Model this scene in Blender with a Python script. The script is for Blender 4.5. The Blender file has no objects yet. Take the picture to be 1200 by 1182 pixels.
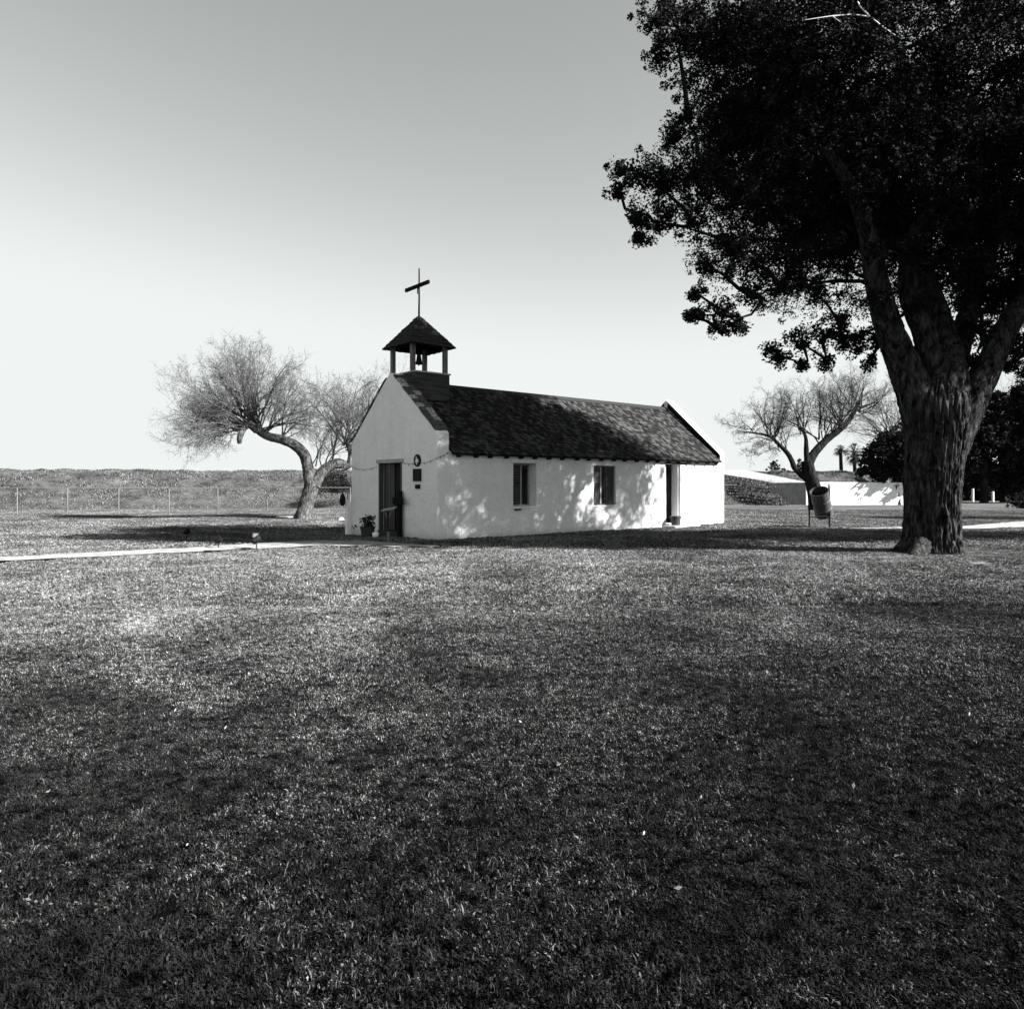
import bpy, math, random
import numpy as np
from mathutils import Vector, noise as mn
R = math.radians
random.seed(7); rng = np.random.default_rng(7)
scene = bpy.context.scene
C = scene.collection

# ---------------------------------------------------------------- camera, sky, sun
F, CX, HY, EYE = 857.0, 600.0, 566.0, 1.5
cam_d = bpy.data.cameras.new('camera'); cam = bpy.data.objects.new('camera', cam_d); C.objects.link(cam)
cam.location = (0, 0, EYE); cam.rotation_euler = (R(90), 0, 0)
cam_d.sensor_width = 36; cam_d.lens = F/1200*36; cam_d.shift_y = -25/1200
cam_d.clip_start = 0.05; cam_d.clip_end = 2000
scene.camera = cam
SUN_AZ, SUN_EL = -20.0, 34.0        # azimuth from +X, counter-clockwise
sx, sy = math.cos(R(SUN_AZ)), math.sin(R(SUN_AZ))
sun_dir = Vector((sx*math.cos(R(SUN_EL)), sy*math.cos(R(SUN_EL)), math.sin(R(SUN_EL))))
sd = bpy.data.lights.new('sun', 'SUN'); sd.energy = 5.0; sd.angle = R(0.53); sd.color = (1.0, 1.0, 0.98)
sun = bpy.data.objects.new('sun', sd); C.objects.link(sun)
sun.rotation_euler = sun_dir.to_track_quat('Z', 'Y').to_euler()
world = bpy.data.worlds.new("World"); scene.world = world; world.use_nodes = True
wn = world.node_tree.nodes; wl = world.node_tree.links; wn.clear()
sky = wn.new('ShaderNodeTexSky'); sky.sky_type = 'NISHITA'; sky.sun_disc = False
sky.sun_elevation = R(SUN_EL); sky.sun_rotation = R(90 - SUN_AZ)
sky.air_density = 1.6; sky.dust_density = 0.1; sky.ozone_density = 1.0
# black-and-white film behind an orange filter: the sky is seen mostly by its red light
sep = wn.new('ShaderNodeSeparateColor'); wl.new(sky.outputs[0], sep.inputs[0])
m1 = wn.new('ShaderNodeMath'); m1.operation = 'MULTIPLY'; m1.inputs[1].default_value = 0.85; wl.new(sep.outputs[0], m1.inputs[0])
m2 = wn.new('ShaderNodeMath'); m2.operation = 'MULTIPLY_ADD'; m2.inputs[1].default_value = 0.15
wl.new(sep.outputs[1], m2.inputs[0]); wl.new(m1.outputs[0], m2.inputs[2])
# the film's toe and shoulder: slightly steeper gradient, no runaway glow round the sun
SK = 2.1
n1 = wn.new('ShaderNodeMath'); n1.operation = 'MULTIPLY'; n1.inputs[1].default_value = 1/SK; wl.new(m2.outputs[0], n1.inputs[0])
n2 = wn.new('ShaderNodeMath'); n2.operation = 'POWER'; n2.inputs[1].default_value = 1.0; wl.new(n1.outputs[0], n2.inputs[0])
n3 = wn.new('ShaderNodeMath'); n3.operation = 'SMOOTH_MIN'; n3.inputs[1].default_value = 1.72; n3.inputs[2].default_value = .6; wl.new(n2.outputs[0], n3.inputs[0])
m2 = wn.new('ShaderNodeMath'); m2.operation = 'MULTIPLY'; m2.inputs[1].default_value = SK; wl.new(n3.outputs[0], m2.inputs[0])
comb = wn.new('ShaderNodeCombineColor')
for k, t in enumerate((0.955, 1.0, 0.99)):
    mm = wn.new('ShaderNodeMath'); mm.operation = 'MULTIPLY'; mm.inputs[1].default_value = t
    wl.new(m2.outputs[0], mm.inputs[0]); wl.new(mm.outputs[0], comb.inputs[k])
bg = wn.new('ShaderNodeBackground'); bg.inputs[1].default_value = 0.055; wl.new(comb.outputs[0], bg.inputs[0])
wo = wn.new('ShaderNodeOutputWorld'); wl.new(bg.outputs[0], wo.inputs[0])
vs = scene.view_settings; vs.view_transform = 'Standard'; vs.look = 'None'; vs.gamma = 1; vs.use_curve_mapping = False
vs.exposure = 2.2

# ---------------------------------------------------------------- helpers
def ground_z(x, y):
    d = -0.17*math.exp(-(((x+6.3)/3.6)**2 + ((y-24.3)/3.6)**2))
    n = 0.035*mn.noise(Vector((x*0.22, y*0.22, 3.1))) + 0.006*mn.noise(Vector((x*0.8, y*0.8, 8.0)))
    k = min(1, max(0, (((x-9)**2+(y-15.7)**2)**.5-0.4)/3.0))
    return d + n + 0.07*(1-k)**2
def at(px, py, Y):
    "the place at distance Y that the photograph shows at px, py (in its 1200 x 1182 pixels)"
    return Vector(((px-CX)/F*Y, Y, EYE + (HY-py)/F*Y))
def gp(px, py):
    Y = F*EYE/(py-HY); x = (px-CX)/F*Y
    return x, Y
class MB:
    def __init__(s): s.v = []; s.f = []
    def add(s, vs, fs):
        b = len(s.v); s.v += [tuple(v) for v in vs]; s.f += [tuple(i+b for i in f) for f in fs]; return s
    def box(s, a, b, rot=0, about=None, taper=0):
        (x0, y0, z0), (x1, y1, z1) = a, b
        vs = [(x0,y0,z0),(x1,y0,z0),(x1,y1,z0),(x0,y1,z0),(x0+taper,y0+taper,z1),(x1-taper,y0+taper,z1),(x1-taper,y1-taper,z1),(x0+taper,y1-taper,z1)]
        return s.add(vs, [(0,3,2,1),(4,5,6,7),(0,1,5,4),(1,2,6,5),(2,3,7,6),(3,0,4,7)])
    def tube(s, pts, rad, n=6, cap=True):
        pts = [Vector(p) for p in pts]; m = len(pts)
        if not hasattr(rad, '__len__'): rad = [rad]*m
        t0 = (pts[1]-pts[0]).normalized()
        a = Vector((0, 0, 1)) if abs(t0.z) < .9 else Vector((1, 0, 0))
        u = t0.cross(a).normalized(); vs = []
        for i, p in enumerate(pts):
            t = (pts[min(i+1, m-1)] - pts[max(i-1, 0)]).normalized()
            u = (u - t*u.dot(t)).normalized(); w = t.cross(u)
            for k in range(n):
                g = 2*math.pi*k/n; vs.append(p + (u*math.cos(g) + w*math.sin(g))*rad[i])
        fs = [(i*n+k, i*n+(k+1) % n, (i+1)*n+(k+1) % n, (i+1)*n+k) for i in range(m-1) for k in range(n)]
        if cap: fs += [tuple(range(n))[::-1], tuple((m-1)*n+k for k in range(n))]
        return s.add(vs, fs)
    def lathe(s, prof, n=24, c=(0,0,0), ax=None):
        vs = []; c = Vector(c)
        if ax is None: X, Y, Z = Vector((1,0,0)), Vector((0,1,0)), Vector((0,0,1))
        else:
            Z = Vector(ax).normalized(); X = Z.orthogonal().normalized(); Y = Z.cross(X)
        for r, z in prof:
            for k in range(n):
                g = 2*math.pi*k/n; vs.append(c + X*r*math.cos(g) + Y*r*math.sin(g) + Z*z)
        fs = [(i*n+k, i*n+(k+1) % n, (i+1)*n+(k+1) % n, (i+1)*n+k) for i in range(len(prof)-1) for k in range(n)]
        return s.add(vs, fs)
    def prism(s, poly, axis, a, b):
        "poly of 2D points, extruded from a to b along axis"
        def P(p, c):
            return {'x': (c, p[0], p[1]), 'y': (p[0], c, p[1]), 'z': (p[0], p[1], c)}[axis]
        n = len(poly); vs = [P(p, a) for p in poly] + [P(p, b) for p in poly]
        return s.add(vs, [tuple(range(n)), tuple(range(n, 2*n))[::-1]] + [(i, i+n, (i+1) % n + n, (i+1) % n) for i in range(n)])
    def mesh(s, name, mat, smooth=False):
        me = bpy.data.meshes.new(name); me.from_pydata(s.v, [], s.f); me.validate(); me.update()
        import bmesh
        bm = bmesh.new(); bm.from_mesh(me); bmesh.ops.recalc_face_normals(bm, faces=bm.faces); bm.to_mesh(me); bm.free()
        for m in (mat if isinstance(mat, (list, tuple)) else [mat]): me.materials.append(m)
        if smooth: me.polygons.foreach_set('use_smooth', [True]*len(me.polygons))
        return me
    def build(s, name, mat, parent=None, smooth=False, bevel=0, seg=2, kind=None):
        o = bpy.data.objects.new(name, s.mesh(name, mat, smooth)); C.objects.link(o)
        if parent: o.parent = parent
        if bevel:
            b = o.modifiers.new('bevel', 'BEVEL'); b.width = bevel; b.segments = seg; b.limit_method = 'ANGLE'; b.angle_limit = R(35)
        if kind: o['kind'] = kind
        return o
def np_mesh(name, V, Fq, mat, parent=None, kind=None, smooth=False, link=True):
    "V (n,3), Fq (m,k) arrays"
    me = bpy.data.meshes.new(name); n, m, k = len(V), len(Fq), Fq.shape[1]
    me.vertices.add(n); me.vertices.foreach_set('co', V.astype(np.float32).ravel())
    me.loops.add(m*k); me.loops.foreach_set('vertex_index', Fq.astype(np.int32).ravel())
    me.polygons.add(m); me.polygons.foreach_set('loop_start', np.arange(0, m*k, k, dtype=np.int32))
    me.polygons.foreach_set('loop_total', np.full(m, k, dtype=np.int32))
    if smooth: me.polygons.foreach_set('use_smooth', np.ones(m, dtype=bool))
    me.update(calc_edges=True); me.materials.append(mat)
    o = bpy.data.objects.new(name, me)
    if link: C.objects.link(o)
    if parent: o.parent = parent
    if kind: o['kind'] = kind
    return o
def tag(o, label=None, cat=None, group=None, kind=None):
    if label: o['label'] = label
    if cat: o['category'] = cat
    if group: o['group'] = group
    if kind: o['kind'] = kind
    return o
def empty(name, loc, rz, label, cat, group=None):
    o = bpy.data.objects.new(name, None); C.objects.link(o); o.empty_display_size = .2
    o.location = loc; o.rotation_euler = (0, 0, rz); return tag(o, label, cat, group)
def share(name, me, parent, loc, rot=(0,0,0), scl=(1,1,1)):
    o = bpy.data.objects.new(name, me); C.objects.link(o); o.parent = parent
    o.location = loc; o.rotation_euler = rot; o.scale = scl; return o

# ---------------------------------------------------------------- materials (all greys: the photograph is black and white)
class Mat:
    def __init__(s, name, rough=.9, spec=.3):
        s.m = bpy.data.materials.new(name); s.m.use_nodes = True; s.n = s.m.node_tree.nodes; s.l = s.m.node_tree.links
        s.b = s.n['Principled BSDF']; s.b.inputs['Roughness'].default_value = rough
        s.b.inputs['Specular IOR Level'].default_value = spec
        s.geo = s.n.new('ShaderNodeNewGeometry'); s.tc = s.n.new('ShaderNodeTexCoord')
    def coord(s, scale=(1,1,1), world=False):
        mp = s.n.new('ShaderNodeMapping'); mp.inputs['Scale'].default_value = scale
        s.l.new(s.geo.outputs['Position'] if world else s.tc.outputs['Object'], mp.inputs[0]); return mp.outputs[0]
    def noise(s, scale, detail=4, rough=.6, stretch=(1,1,1), world=False, dist=0):
        t = s.n.new('ShaderNodeTexNoise'); t.inputs['Scale'].default_value = scale; t.inputs['Detail'].default_value = detail
        t.inputs['Roughness'].default_value = rough; t.inputs['Distortion'].default_value = dist
        s.l.new(s.coord(stretch, world), t.inputs['Vector']); return t.outputs[0]
    def ramp(s, fac, stops):
        r = s.n.new('ShaderNodeValToRGB'); e = r.color_ramp.elements
        while len(e) < len(stops): e.new(.5)
        for k, (p, v) in enumerate(stops): e[k].position = p; e[k].color = (v, v, v, 1)
        s.l.new(fac, r.inputs[0]); return r.outputs[0]
    def math(s, op, a, b, c=None):
        m = s.n.new('ShaderNodeMath'); m.operation = op
        for i, q in enumerate((a, b, c)):
            if q is None: continue
            if isinstance(q, (int, float)): m.inputs[i].default_value = q
            else: s.l.new(q, m.inputs[i])
        return m.outputs[0]
    def mix(s, f, a, b):
        "a*(1-f)+b*f on values"
        return s.math('ADD', s.math('MULTIPLY', a, s.math('SUBTRACT', 1.0, f)), s.math('MULTIPLY', b, f))
    def color(s, v): s.l.new(v, s.b.inputs['Base Color']); s.val = v; return s
    def flat(s, v): s.b.inputs['Base Color'].default_value = (v, v, v, 1); return s
    def bump(s, h, strength=.4, dist=.01):
        b = s.n.new('ShaderNodeBump'); b.inputs['Strength'].default_value = strength; b.inputs['Distance'].default_value = dist
        s.l.new(h, b.inputs['Height']); s.l.new(b.outputs[0], s.b.inputs['Normal']); return s

def m_plaster():
    m = Mat('lime_plaster', 1, .02)
    big = m.ramp(m.noise(1.1, 5, .65), [(.3, .90), (.7, 1.0)])
    fine = m.ramp(m.noise(26, 5, .8), [(.28, .78), (.72, 1.08)])
    stain = m.ramp(m.noise(.9, 7, .75, (3.5, 3.5, .4)), [(.30, .92), (.52, 1.0)])
    spot = m.ramp(m.noise(24, 3, .5), [(.20, .55), (.27, 1.0)])
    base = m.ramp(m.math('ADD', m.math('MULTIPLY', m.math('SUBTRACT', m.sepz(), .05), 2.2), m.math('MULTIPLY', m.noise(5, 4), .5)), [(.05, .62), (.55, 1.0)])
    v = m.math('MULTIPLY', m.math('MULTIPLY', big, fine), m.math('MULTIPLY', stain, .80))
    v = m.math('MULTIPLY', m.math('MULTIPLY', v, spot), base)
    m.color(v); h = m.math('ADD', m.math('MULTIPLY', m.noise(2.5, 4), 2.0), m.math('MULTIPLY', m.noise(30, 5, .7), .25))
    return m.bump(h, .8, .035).m
def _sepz(s):
    q = s.n.new('ShaderNodeSeparateXYZ'); s.l.new(s.geo.outputs['Position'], q.inputs[0]); return q.outputs[2]
Mat.sepz = _sepz
def m_islands(name, stops, fine=30, rough=.95, stretch=(1,1,1), amp=(.6, 1.25), bs=.5, spec=.04):
    m = Mat(name, rough, spec)
    v = m.ramp(m.geo.outputs['Random Per Island'], stops)
    n = m.noise(fine, 4, .7, stretch)
    v = m.math('MULTIPLY', v, m.ramp(n, [(.25, amp[0]), (.75, amp[1])]))
    m.color(v); return m.bump(n, bs, .01).m
def m_wood(name, lo, hi, scale=12, stretch=(1,1,.12), rough=.95):
    m = Mat(name, rough, .05); n = m.noise(scale, 6, .7, stretch, dist=.4)
    m.color(m.ramp(n, [(.3, lo), (.7, hi)])); return m.bump(n, .5, .006).m
def m_bark(name, lo, hi, sc=9, stretch=(1,1,.22), bs=1.0, bd=.05):
    m = Mat(name, 1, 0); n = m.noise(sc, 8, .72, stretch, dist=.6)
    r = m.ramp(n, [(.36, lo), (.5, lo+(hi-lo)*.28), (.68, hi)]); m.color(r); return m.bump(n, bs, bd).m
def m_plain(name, v, rough=.7, spec=.3, fine=40, amp=(.8, 1.15), metal=0):
    m = Mat(name, rough, spec); n = m.noise(fine, 4, .7)
    m.color(m.math('MULTIPLY', m.ramp(n, [(.25, amp[0]), (.75, amp[1])]), v)); m.b.inputs['Metallic'].default_value = metal
    return m.bump(n, .15, .004).m
def m_leaf(name, lo, hi, trans=.25, rough=.55):
    m = Mat(name, rough, .04)
    v = m.ramp(m.geo.outputs['Random Per Island'], [(0, lo), (1, hi)]); m.color(v)
    t = m.n.new('ShaderNodeBsdfTranslucent'); m.l.new(v, t.inputs[0])
    x = m.n.new('ShaderNodeMixShader'); x.inputs[0].default_value = trans
    m.l.new(m.b.outputs[0], x.inputs[1]); m.l.new(t.outputs[0], x.inputs[2])
    m.l.new(x.outputs[0], m.n['Material Output'].inputs[0]); return m.m
def lawn_shade(m):  # gap shade between near blades and lens falloff, painted into the lawn colour
    "0 = dry short lawn by the chapel, 1 = turf darkened toward the near right of the field (foreground shade put into the colour)"
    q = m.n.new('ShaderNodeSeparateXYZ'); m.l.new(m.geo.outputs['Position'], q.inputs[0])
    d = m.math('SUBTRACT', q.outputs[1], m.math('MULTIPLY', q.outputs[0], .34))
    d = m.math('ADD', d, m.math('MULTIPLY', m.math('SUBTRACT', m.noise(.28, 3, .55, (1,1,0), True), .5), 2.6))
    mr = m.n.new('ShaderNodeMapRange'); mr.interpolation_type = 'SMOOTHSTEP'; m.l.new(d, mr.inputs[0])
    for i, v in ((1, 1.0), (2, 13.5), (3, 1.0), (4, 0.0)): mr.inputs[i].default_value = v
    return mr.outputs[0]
def m_grass(name):
    m = Mat(name, 1, 0); q = lawn_shade(m)
    patch = m.noise(.42, 5, .62, (1, 1, 0), True, .8); streak = m.noise(.55, 4, .6, (.9, .9, 0), True, 1.6)
    p = m.ramp(m.math('ADD', m.math('MULTIPLY', patch, .5), m.math('MULTIPLY', streak, .5)), [(.36, 0.0), (.64, 1.0)])
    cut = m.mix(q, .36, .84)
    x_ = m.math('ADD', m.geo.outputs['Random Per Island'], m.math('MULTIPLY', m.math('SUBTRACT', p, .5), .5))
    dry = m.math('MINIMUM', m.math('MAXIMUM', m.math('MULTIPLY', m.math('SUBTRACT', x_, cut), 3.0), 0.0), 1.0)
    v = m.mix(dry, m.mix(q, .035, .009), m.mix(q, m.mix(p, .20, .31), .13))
    small = m.ramp(m.noise(2.6, 5, .7, (1,1,0), True), [(.3, .55), (.7, 1.3)])
    clump = m.ramp(m.noise(12, 4, .65, (1,1,0), True), [(.36, .20), (.64, 1.85)])
    v = m.math('MULTIPLY', m.math('MULTIPLY', v, small), clump); m.color(v)
    t = m.n.new('ShaderNodeBsdfTranslucent'); m.l.new(v, t.inputs[0])
    x = m.n.new('ShaderNodeMixShader'); x.inputs[0].default_value = .05
    m.l.new(m.b.outputs[0], x.inputs[1]); m.l.new(t.outputs[0], x.inputs[2])
    m.l.new(x.outputs[0], m.n['Material Output'].inputs[0]); return m.m
def dirt(m):
    "bare pale soil round the foot of the big tree"
    vm = m.n.new('ShaderNodeVectorMath'); vm.operation = 'DISTANCE'; m.l.new(m.geo.outputs['Position'], vm.inputs[0]); vm.inputs[1].default_value = (8.9, 14.9, 0)
    mr = m.n.new('ShaderNodeMapRange'); mr.interpolation_type = 'SMOOTHSTEP'; m.l.new(m.math('ADD', vm.outputs['Value'], m.math('MULTIPLY', m.noise(1.3, 4, .7, (1,1,0), True), 2.0)), mr.inputs[0])
    for i, v in ((1, 3.0), (2, 5.2), (3, 1.0), (4, 0.0)): mr.inputs[i].default_value = v
    pale = m.ramp(m.noise(8, 6, .8, (1,1,0), True), [(.3, .04), (.7, .24)])
    m.color(m.mix(mr.outputs[0], m.val, pale))
def m_ground():
    m = Mat('lawn_soil', 1, 0)
    patch = m.noise(.42, 5, .62, (1, 1, 0), True, .8); streak = m.noise(.30, 4, .6, (.35, 1.6, 0), True, 1.0)
    p = m.ramp(m.math('ADD', m.math('MULTIPLY', patch, .5), m.math('MULTIPLY', streak, .5)), [(.38, .045), (.62, .12)])
    fine = m.ramp(m.noise(14, 6, .8, (1,1,0), True), [(.3, .35), (.7, 1.6)])
    m.color(m.math('MULTIPLY', m.math('MULTIPLY', p, fine), m.mix(lawn_shade(m), 1.0, .12))); dirt(m); return m.bump(m.noise(9, 6, .8, world=True), 1.0, .06).m
def m_scrub():
    m = Mat('levee_soil', 1, 0)
    n = m.noise(.5, 6, .75, (1,1,2), True); f = m.noise(5, 6, .8, (1,1,1), True)
    m.color(m.math('MULTIPLY', m.ramp(n, [(.35, .01), (.65, .10)]), m.ramp(f, [(.3, .5), (.7, 1.4)])))
    return m.bump(f, 1.0, .1).m
def m_path():
    m = Mat('pale_caliche', 1, 0); n = m.noise(3, 6, .75, world=True)
    m.color(m.math('MULTIPLY', m.ramp(n, [(.28, .11), (.62, .29)]), m.ramp(m.noise(40, 3, .7, world=True), [(.3, .8), (.7, 1.1)])))
    return m.bump(n, .6, .02).m
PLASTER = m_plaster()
SHINGLE = m_islands('cedar_shingle', [(0, .008), (.5, .018), (1, .055)], 26, .9, (1, 1, 1), (.6, 1.4))
COPING = m_islands('weathered_tile', [(0, .01), (.55, .04), (1, .40)], 9, .95, (1,1,1), (.35, 1.5), .9)
PALETILE = m_bark('lime_stained_tile', .05, .75, 14, (1, 1, 1))
PLANK = m_wood('weathered_plank', .012, .08, 9, (.15, 1, 1.5))
POST = m_wood('grey_timber', .06, .20, 14, (1,1,.1))
TRIM = m_wood('trim_board', .22, .42, 14, (.3, .3, 1))
DARKWOOD = m_wood('dark_timber', .004, .014, 14)
DOORWOOD = m_wood('door_board', .05, .085, 14, (1,1,.08))
SHUTTER = m_wood('shutter_paint', .035, .09, 18, (.3, 1, 1))
BLACK = m_plain('black_iron', .008, .7, .15)
BRONZE = m_plain('bronze_plate', .012, .75, .1, 60)
PALE = m_plain('pale_metal', .55, .5, .5)
INTERIOR = m_plain('dim_interior', .04, .95, .1, 5)
CONC = m_plain('concrete', .5, .95, .1, 6, (.75, 1.1))
CONCW = m_plain('whitewashed_concrete', .78, .95, .1, 4, (.8, 1.08))
GALV = m_plain('galvanised_steel', .20, .45, .5, 30, (.85, 1.1))
WHITE = m_plain('white_paint', .8, .7, .3, 20, (.88, 1.04))
TERRA = m_plain('terracotta', .04, .9, .2, 14, (.6, 1.3))
BARREL = m_plain('painted_drum', .032, .6, .4, 7, (.55, 1.35))
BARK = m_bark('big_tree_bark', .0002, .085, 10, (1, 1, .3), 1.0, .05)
BARK2 = m_bark('mesquite_bark', .015, .20, 16, (1, 1, .25), 1.0, .04)
DBARK = m_bark('dark_bark', .004, .035, 11)
TWIG = m_islands('twig', [(0, .04), (1, .13)], 20, .9)
TWIGD = m_islands('dark_twig', [(0, .01), (1, .05)], 20, .9)
PALETWIG = m_plain('dead_twig', .6, .9, .1)
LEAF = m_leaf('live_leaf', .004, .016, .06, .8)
LEAF2 = m_leaf('far_leaf', .006, .022, .08, .8)
FEATHER = m_leaf('feathery_leaf', .08, .22, .3)
PETAL = m_leaf('pale_petal', .3, .6, .3)
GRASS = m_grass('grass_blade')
LITTER = m_leaf('fallen_leaf', .08, .35, .2)
SCRUBM = m_leaf('levee_scrub', .006, .24, .2, .8)
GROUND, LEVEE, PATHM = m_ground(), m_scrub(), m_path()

# ---------------------------------------------------------------- ground, levee, paths
def grid_sheet(name, xs, ys, zf, mat, kind='structure'):
    V = np.array([(x, y, zf(x, y)) for y in ys for x in xs]); nx = len(xs)
    q = [(j*nx+i, j*nx+i+1, (j+1)*nx+i+1, (j+1)*nx+i) for j in range(len(ys)-1) for i in range(nx-1)]
    return np_mesh(name, V, np.array(q), mat, kind=kind, smooth=True)
def spaced(lo, hi, c0, c1, fine, coarse_n):
    a = list(np.linspace(lo, c0, coarse_n)[:-1]) + list(np.arange(c0, c1, fine)) + list(np.linspace(c1, hi, coarse_n))
    return a
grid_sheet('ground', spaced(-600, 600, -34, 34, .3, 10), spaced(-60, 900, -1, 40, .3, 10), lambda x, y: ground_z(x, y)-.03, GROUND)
def lv_base(x): return 41.0 + (x+35)*.215 + max(0, x-28)*1.2
def lv_h(x): return 2.42 + .17*mn.noise(Vector((x*.05, 1.5, 0))) + .07*mn.noise(Vector((x*.4, 1.5, 4))) + .003*x
LP = [(-2.0, -.35), (-.6, -.1), (0, .05), (1.2, .50), (2.6, 1.05), (4.2, 1.65), (5.8, 2.2), (7.0, 2.45), (8.2, 2.52), (12, 2.5), (19, -.3)]
def lprof(d):
    for (a, za), (b, zb) in zip(LP[:-1], LP[1:]):
        if a <= d <= b: return za + (zb-za)*(d-a)/(b-a)
    return -.3
V = []; q = []; xs = np.arange(-75, 120, .6); ds = list(np.arange(-2, 9, .45)) + [9.5, 12, 19]
for i, x in enumerate(xs):
    for d in ds:
        z = lprof(d)*lv_h(x)/2.5; k = min(1, max(0, z/1.0))
        nz = .24*mn.noise(Vector((x*.55, d*.6, 2))) + .20*mn.noise(Vector((x*1.5, d*1.5, 5)))
        V.append((x, lv_base(x)+d, z + nz*k))
n = len(ds); q = [(i*n+j, (i+1)*n+j, (i+1)*n+j+1, i*n+j+1) for i in range(len(xs)-1) for j in range(n-1)]
np_mesh('levee', np.array(V), np.array(q), LEVEE, kind='structure', smooth=True)
def ribbon(name, rows, lift, mat, jag=.09, sub=8):
    "rows: list of ((x,y),(x,y)) across-track pairs, smoothly resampled"
    V = []; pts = []
    for (a0, b0), (a1, b1) in zip(rows[:-1], rows[1:]):
        for k in range(sub):
            t = k/sub; pts.append((Vector(a0).lerp(Vector(a1), t), Vector(b0).lerp(Vector(b1), t)))
    pts.append((Vector(rows[-1][0]), Vector(rows[-1][1])))
    for a, b in pts:
        a = a + (a-b).normalized()*jag*mn.noise(Vector((a.x*2, a.y*2, 1)))*3; b = b + (b-a).normalized()*jag*mn.noise(Vector((b.x*2, b.y*2, 9)))*3
        for k in range(5):
            p = a.lerp(b, k/4); V.append((p.x, p.y, ground_z(p.x, p.y)+lift))
    q = [(i*5+k, i*5+k+1, (i+1)*5+k+1, (i+1)*5+k) for i in range(len(pts)-1) for k in range(4)]
    return np_mesh(name, np.array(V), np.array(q), mat, kind='structure', smooth=True)
PATH_ROWS = [((-14.5, 11.6), (-14.1, 12.5)), (gp(0, 659.5), gp(0, 654.5)), (gp(100, 654.5), gp(100, 649.5)), (gp(200, 649.5), gp(200, 644)),
             (gp(300, 643.5), gp(300, 637.5)), (gp(380, 640.5), gp(380, 633.8)), (gp(430, 640.5), gp(425, 634.5)), (gp(478, 641.5), gp(468, 637.2)), (gp(515, 641), gp(510, 639.2))]
ribbon('path', PATH_ROWS, .03, PATHM)
PATH2 = [((11.3, 23.8), (11.2, 24.3)), ((15.0, 23.6), (15.2, 25.0)), ((20.5, 26.2), (20.2, 28.6)), ((34, 31), (33, 34))]
ribbon('path', PATH2, .03, PATHM)
ribbon('path', [((13, 30.6), (13, 31.2)), ((20, 38), (19, 39.4)), ((30, 46), (29, 48)), ((60, 55), (60, 58))], .03, PATHM) if False else None

# ---------------------------------------------------------------- chapel
U, W = Vector((.773, .634)), Vector((-.634, .773)); OX, OY = -1.97, 19.2; CR = math.atan2(.634, .773)
L, WD = 12.8, 4.83
def cw(t, w, z=0): return Vector((OX + U.x*t + W.x*w, OY + U.y*t + W.y*w, z))
chapel = empty('chapel', (OX, OY, 0), CR, 'small white plastered chapel with a shingled roof and an open bell tower', 'chapel')
# long wall on the sunny side, with openings
def holed_wall(name, x0, x1, z0, z1, holes, y_out, y_in, amp=.009):
    def lines(a, b, extra, step):
        e = sorted(set([a, b] + [v for v in extra if a < v < b])); out = []
        for p, r_ in zip(e[:-1], e[1:]):
            k = max(1, round((r_-p)/step)); out += [p+(r_-p)*i/k for i in range(k)]
        return out + [b]
    X = lines(x0, x1, [h[0] for h in holes]+[h[1] for h in holes], .28); Z = lines(z0, z1, [h[2] for h in holes]+[h[3] for h in holes], .28)
    solid = lambda i, j: 0 <= i < len(X)-1 and 0 <= j < len(Z)-1 and not any(h[0] <= (X[i]+X[i+1])/2 <= h[1] and h[2] <= (Z[j]+Z[j+1])/2 <= h[3] for h in holes)
    idx = {}; V = []; Fs = []
    def vid(i, j, s):
        if (i, j, s) not in idx:
            idx[(i, j, s)] = len(V)
            x, z = X[i], Z[j]; edge = i in (0, len(X)-1)
            y = (y_out*.2 if edge else y_out) + (0 if edge else amp*mn.noise(Vector((x*.9, z*1.1, 4)))*2) if s == 0 else y_in
            V.append((x, y, z))
        return idx[(i, j, s)]
    for i in range(len(X)-1):
        for j in range(len(Z)-1):
            if not solid(i, j): continue
            for s in (0, 1): Fs.append([vid(i,j,s), vid(i+1,j,s), vid(i+1,j+1,s), vid(i,j+1,s)])
            for (di, dj), (a, b) in {(-1,0): ((i,j),(i,j+1)), (1,0): ((i+1,j),(i+1,j+1)), (0,-1): ((i,j),(i+1,j)), (0,1): ((i,j+1),(i+1,j+1))}.items():
                if not solid(i+di, j+dj): Fs.append([vid(*a,0), vid(*b,0), vid(*b,1), vid(*a,1)])
    m = MB(); m.v = V; m.f = [tuple(f) for f in Fs]; return m
TH = .39
HOLES = [(2.58, 3.46, .83, 2.07), (5.84, 6.86, .80, 2.05), (9.38, 10.18, .10, 2.16)]
side = holed_wall('side_wall', .03, L-.03, -.3, 2.36, HOLES, -.02, TH-.003, .008)
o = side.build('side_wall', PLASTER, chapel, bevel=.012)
MB().box((TH, WD-TH, -.3), (L-TH, WD, 2.36)).build('side_wall', PLASTER, chapel)
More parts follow.
